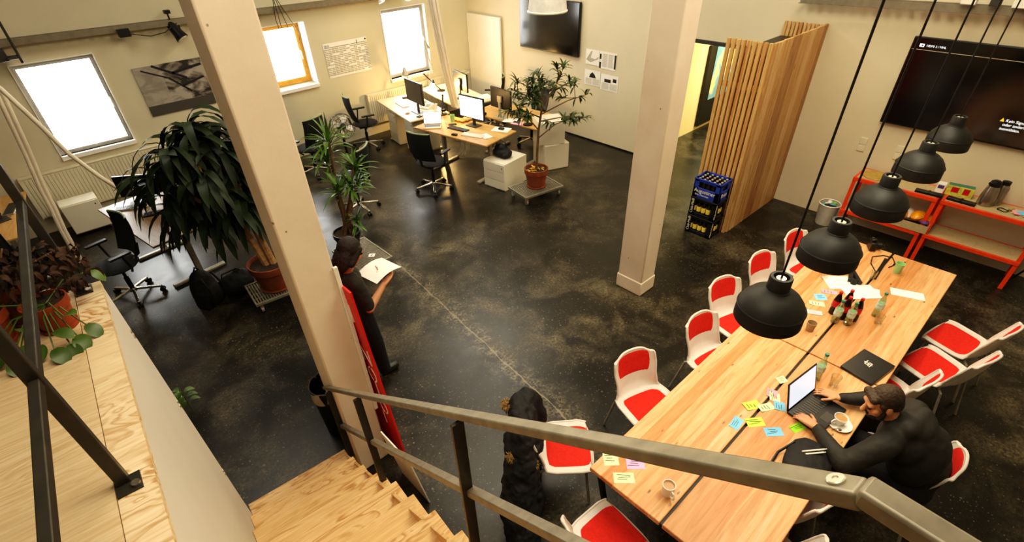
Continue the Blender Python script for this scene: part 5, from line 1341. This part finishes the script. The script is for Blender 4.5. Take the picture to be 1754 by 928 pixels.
for c0, c1, n in (((1.38, 1.62, .70), (1.50, 1.48, .62), 420), ((1.585, 1.86, .85), (1.64, 1.92, .82), 240)):
    fm = MB(); a = W(*c0); c = W(*c1)
    for k in range(n):
        f = rr_.random(); p = a + (c - a)*f + V((0, 0, -.03*sin(pi*f)))
        d = V((rr_.uniform(-1,1), rr_.uniform(-1,1), rr_.uniform(-.6,1)))
        fm.leaf(p + d*.012, d, rr_.uniform(.02,.042), .005, .8, 3)
    fm.tube([a, (a+c)/2 - V((0,0,.03)), c], .028, 8)
    P('fur_trim', fm, M['fur'], t, label='brown fur trim of the hood')
P('zipper', MB().tube([W(1.37, 1.60, .55), W(1.33, 1.56, .4), W(1.31, 1.52, .2)], .004, 5), M['weld'], t)

# ------------------------------------------------------------------ people
def basis(f, upv=(0,0,1)):
    f = V(f).normalized(); r_ = f.cross(V(upv)).normalized(); u = r_.cross(f)
    return Matrix((r_, f, u)).transposed()      # columns: right, forward, up
def head(b, c, R, s=1.0):
    c = V(c); g = lambda x, y, z: c + R @ (V((x, y, z))*s)
    b.ell(g(0, -.012, .03), (.075*s, .096*s, .088*s), 20, 14, R); b.ell(g(0, .028, -.045), (.058*s, .064*s, .068*s), 16, 12, R)
    b.cap(g(0, .07, -.088), .026*s, g(0, .06, -.07), .032*s)
    b.cap(g(0, .088, .012), .011*s, g(0, .112, -.028), .0165*s)
    b.cap(g(-.035, .074, .026), .016*s, g(.035, .074, .026), .016*s)
    b.cap(g(-.02, .084, -.06), .011*s, g(.02, .084, -.06), .011*s)
    for e in (-1, 1):
        b.ell(g(e*.077, -.008, -.008), (.010*s, .021*s, .033*s), 10, 8, R); b.cap(g(e*.045, .055, -.02), .02*s, g(e*.04, .05, -.05), .02*s)
def eyes(par, c, R, s=1.0):
    for e in (-1, 1):
        P('eye', MB().ell(V(c) + R @ (V((e*.031, .082, .008))*s), .0125*s, 12, 8), M['ink'], par)
def hand(b, w, f, n, side, curl=.5, spread=1.0, s=1.0):
    # w wrist, f forward, n = palm normal (down), side = +1 if the thumb is towards f x n
    f = V(f).normalized(); n = V(n); n = (n - f*n.dot(f)).normalized(); a = f.cross(n)*side; w = V(w)
    for k in range(4):
        o_ = a*(.032 - .0215*k)*s
        b.cap(w + o_*.55, .017*s, w + f*.085*s + o_, .0125*s)
    Ls = (.070, .078, .072, .056)
    for k in range(4):
        p = w + f*.088*s + a*(.032 - .0215*k)*s; d = (f + a*(.10 - .07*k)*spread).normalized(); r_ = .0088*s
        for j, fr in enumerate((.46, .30, .24)):
            d = (d + n*curl*(.35 + .3*j)).normalized(); q = p + d*Ls[k]*fr*s; b.cap(p, r_, q, r_*.93); p = q; r_ *= .93
    p = w + f*.022*s + a*.03*s; d = (f*.65 + a*.8).normalized()
    b.cap(w + f*.01*s, .019*s, p + d*.02*s, .0135*s); p = p + d*.02*s
    for j in range(2):
        d = (d + f*.35 + n*curl*.3).normalized(); q = p + d*.034*s; b.cap(p, .0108*s, q, .0098*s); p = q

# the man at the laptop
O = V((3.30, -.30, 0)); 
t = T('person', 'person in dark padded jacket bending over a laptop at the table', 'person', O)
def A(x, y, z): return V((x, y, z)) - O
hc = A(3.09, .0, 1.20); HR = basis((-.60, .72, -.42), (0, 0, 1))
b = MB(); head(b, hc, HR)
b.cap(A(3.17, -.15, 1.03), .062, A(3.115, -.035, 1.14), .056)
b.chain((A(3.33, -.36, .52), .13), (A(3.30, -.33, .72), .13), (A(3.20, -.19, .97), .13)); b.cap(A(3.00, -.12, .99), .05, A(3.38, -.17, .99), .05)
b.chain((A(2.99, -.12, .98), .045), (A(2.84, .00, .82), .038), (A(3.02, .245, .80), .027))
b.chain((A(3.39, -.17, .98), .045), (A(3.52, .05, .83), .038), (A(3.415, .225, .805), .027))
hand(b, A(3.025, .255, .80), (.30, .92, -.12), (0, 0, -1), -1, .55); hand(b, A(3.41, .235, .805), (-.12, .98, -.10), (0, 0, -1), 1, .40)
for sx, kx in ((-.1, -.17), (.1, .08)):
    b.chain((A(3.33 + sx, -.34, .52), .085), (A(3.30 + kx, .10, .53), .058), (A(3.32 + kx, .06, .10), .040)); b.cap(A(3.32 + kx, .04, .045), .04, A(3.30 + kx, .22, .035), .034)
remesh('body', b, M['skin'], t, .006, 2)
b = MB()
b.chain((A(3.32, -.36, .56), .15), (A(3.30, -.35, .72), .165), (A(3.22, -.24, .95), .145)); b.ell(A(3.26, -.31, .80), (.205, .16, .25)); b.cap(A(2.98, -.13, 1.0), .085, A(3.39, -.18, 1.0), .085)
b.ell(A(3.20, -.20, .93), (.20, .16, .15))
b.chain((A(2.96, -.12, .98), .085), (A(2.81, .0, .835), .070), (A(2.99, .20, .800), .046), (A(3.01, .225, .800), .044))
b.chain((A(3.42, -.17, .98), .085), (A(3.545, .04, .84), .068), (A(3.435, .19, .805), .046), (A(3.42, .215, .805), .044))
for k in range(12):
    a = k*2*pi/12; c = A(3.175, -.125, 1.07) + V((.085*cos(a), .08*sin(a), .02*cos(a)*-.5)); a2 = (k+1)*2*pi/12; c2 = A(3.175, -.125, 1.07) + V((.085*cos(a2), .08*sin(a2), .02*cos(a2)*-.5))
    if not (1 < k < 4): b.cap(c, .036, c2, .036)
b.ell(A(3.23, -.235, 1.05), (.14, .085, .075)); b.cap(A(3.10, -.19, 1.085), .055, A(3.30, -.215, 1.085), .055); b.cap(A(3.17, -.15, 1.04), .085, A(3.145, -.10, 1.085), .075)
remesh('jacket', b, M['jacket'], t, .009, 34, (.016, .12))
b = MB()
b.cap(A(3.24, -.36, .52), .15, A(3.42, -.36, .52), .15)
for sx, kx in ((-.1, -.17), (.1, .08)): b.chain((A(3.33 + sx, -.34, .53), .105), (A(3.30 + kx, .10, .54), .074), (A(3.32 + kx, .06, .12), .062))
remesh('trousers', b, M['trouser'], t, .012, 2)
for kx in (-.17, .08): P('shoe', MB().cap(A(3.32 + kx, .02, .05), .05, A(3.30 + kx, .22, .042), .042), M['shoe'], t)
b = MB()
b.ell(hc + HR @ V((0, -.026, .040)), (.0805, .094, .090), 20, 14, HR); b.ell(hc + HR @ V((0, -.06, -.01)), (.070, .056, .07), 16, 12, HR); b.cap(hc + HR @ V((-.045, .055, .085)), .026, hc + HR @ V((.045, .055, .085)), .026)
b.cap(hc + HR @ V((-.066, .02, .04)), .018, hc + HR @ V((-.068, .018, .0)), .012); b.cap(hc + HR @ V((.066, .02, .04)), .018, hc + HR @ V((.068, .018, .0)), .012)
remesh('hair', b, M['hair2'], t, .006, 3, (.004, .015))
b = MB(); b.ell(hc + HR @ V((0, .042, -.083)), (.055, .055, .040), 16, 10, HR)
for e in (-1, 1): b.cap(hc + HR @ V((e*.066, .012, -.02)), .012, hc + HR @ V((e*.055, .035, -.075)), .022)
b.cap(hc + HR @ V((-.025, .094, -.048)), .008, hc + HR @ V((.025, .094, -.048)), .008)
remesh('beard', b, M['hair'], t, .006, 2)
eyes(t, hc, HR)

# the walking person behind the column
O = V((1.48, 3.60, 0)); t = T('person', 'person in dark clothes walking behind the column, reading white papers', 'person', O)
hc = A(1.40, 3.46, 1.55); HR = basis((.90, .10, -.55))
b = MB(); head(b, hc, HR, .97)
b.cap(A(1.34, 3.52, 1.36), .055, A(1.375, 3.475, 1.47), .052)
b.chain((A(1.36, 3.62, .92), .12), (A(1.34, 3.59, 1.10), .11), (A(1.335, 3.56, 1.27), .12)); b.cap(A(1.34, 3.40, 1.32), .05, A(1.33, 3.73, 1.32), .05)
b.chain((A(1.345, 3.385, 1.31), .050), (A(1.40, 3.37, 1.02), .040), (A(1.60, 3.44, 1.13), .027))
b.chain((A(1.33, 3.74, 1.31), .050), (A(1.36, 3.80, 1.05), .040), (A(1.53, 3.66, 1.16), .027))
hand(b, A(1.605, 3.442, 1.132), (.86, .30, .30), (-.25, .3, .9), -1, .6); hand(b, A(1.535, 3.655, 1.162), (.75, -.55, .25), (-.2, -.2, .9), 1, .6)
b.chain((A(1.37, 3.53, .90), .085), (A(1.45, 3.55, .50), .055), (A(1.49, 3.60, .09), .038)); b.cap(A(1.48, 3.60, .045), .038, A(1.60, 3.60, .035), .032)
b.chain((A(1.35, 3.70, .90), .085), (A(1.33, 3.74, .50), .055), (A(1.19, 3.76, .12), .038)); b.cap(A(1.18, 3.76, .06), .038, A(1.29, 3.77, .035), .032)
remesh('body', b, M['skin'], t, .007, 2)
b = MB()
b.chain((A(1.36, 3.62, .92), .145), (A(1.34, 3.59, 1.10), .135), (A(1.335, 3.56, 1.27), .14)); b.cap(A(1.34, 3.40, 1.31), .072, A(1.33, 3.74, 1.31), .072)
b.cap(A(1.345, 3.385, 1.30), .066, A(1.395, 3.372, 1.06), .056); b.cap(A(1.33, 3.74, 1.30), .066, A(1.355, 3.79, 1.08), .056)
remesh('shirt', b, M['tshirt'], t, .010, 3, (.012, .06))
b = MB()
b.cap(A(1.37, 3.55, .92), .125, A(1.355, 3.69, .92), .125)
b.chain((A(1.37, 3.53, .90), .105), (A(1.45, 3.55, .50), .074), (A(1.49, 3.60, .08), .062)); b.chain((A(1.35, 3.70, .90), .105), (A(1.33, 3.74, .50), .074), (A(1.19, 3.76, .12), .062))
remesh('trousers', b, M['trouser'], t, .011, 2)
P('shoe', MB().cap(A(1.48, 3.60, .05), .048, A(1.61, 3.60, .042), .040), M['shoe'], t); P('shoe', MB().cap(A(1.18, 3.76, .065), .048, A(1.30, 3.77, .042), .040), M['shoe'], t)
b = MB(); b.ell(hc + HR @ V((0, -.03, .036)), (.084, .10, .094), 20, 14, HR); b.ell(hc + HR @ V((0, -.065, -.06)), (.088, .065, .13), 16, 12, HR)
for e in (-1, 1): b.cap(hc + HR @ V((e*.068, .02, .05)), .025, hc + HR @ V((e*.075, -.02, -.08)), .028)
remesh('hair', b, M['hair'], t, .007, 3, (.006, .02))
eyes(t, hc, HR, .97)
S('paper_sheets', 'white bent papers held by the walking person', 'papers', MB().grid(lambda u, v: V(((u-.5)*.30, (v-.5)*.25, .03*sin(u*3.0) + .012*v)), 10, 6), M['paper'], (1.66, 3.575, 1.185), 12)

# ------------------------------------------------------------------ lights
def area(loc, size, energy, col, aim=(0,0,-1), sy=None):
    l = bpy.data.lights.new('ceiling_light', 'AREA'); l.energy = energy; l.color = col; l.size = size
    if sy: l.shape = 'RECTANGLE'; l.size_y = sy
    o = bpy.data.objects.new('ceiling_light', l); COL.objects.link(o); o.location = loc
    o.rotation_euler = V(aim).to_track_quat('-Z', 'Y').to_euler(); return o
WARM = (1, .87, .65); MILD = (1, .91, .74)
area((3.8, .8, 4.85), 2.6, 132, WARM, sy=1.2)
area((.6, 1.2, 4.85), 1.6, 70, WARM)
area((3.6, 4.2, 4.85), 2.4, 110, WARM)
area((5.6, 7.2, 4.85), 2.4, 150, MILD)
area((.6, 6.6, 4.85), 1.8, 55, MILD)
area((6.2, 1.6, 4.85), 1.6, 70, WARM)
area((10.3, 3.7, 2.3), 1.4, 170, (1, .90, .60))
def point(loc, e, col, r=.04):
    l = bpy.data.lights.new('lamp_light', 'POINT'); l.energy = e; l.color = col; l.shadow_soft_size = r
    o = bpy.data.objects.new('lamp_light', l); COL.objects.link(o); o.location = loc
point((6.12, 8.86, .87), 70, (1, .62, .22))
point((6.05, 8.75, 1.05), 8, (1, .62, .22))
point((5.62, 7.35, .98), 7, (1, .60, .20))
w = bpy.data.worlds.new('sky'); SC.world = w; w.use_nodes = True
bg = w.node_tree.nodes['Background']; bg.inputs[0].default_value = (1, .985, .94, 1); bg.inputs[1].default_value = 18.0

# ------------------------------------------------------------------ camera
yw, pt, rl = .8366, .6733, -.0363
f = V((cos(yw)*cos(pt), sin(yw)*cos(pt), -sin(pt))); r0 = V((sin(yw), -cos(yw), 0)); u0 = r0.cross(f)
r1 = r0*cos(rl) + u0*sin(rl); u1 = -r0*sin(rl) + u0*cos(rl)
cam = bpy.data.cameras.new('camera'); co_ = bpy.data.objects.new('camera', cam); COL.objects.link(co_)
mw = Matrix((r1, u1, -f)).transposed().to_4x4(); mw.translation = (0, 0, 3.7); co_.matrix_world = mw
cam.sensor_width = 36; cam.lens = 870.59 / 1754 * 36; cam.shift_y = 65.8 / 1754; cam.clip_start = .02; cam.clip_end = 100
SC.camera = co_
SC.view_settings.view_transform = 'Standard'; SC.view_settings.look = 'None'; SC.view_settings.exposure = 0
SC.view_settings.use_curve_mapping = True
cm = SC.view_settings.curve_mapping; cv = cm.curves[3]
for x, y in ((.03, .019), (.12, .108), (.4, .43)): cv.points.new(x, y)
cm.update()
SC.cycles.use_denoising = True; SC.cycles.max_bounces = 6; SC.cycles.sample_clamp_indirect = 6
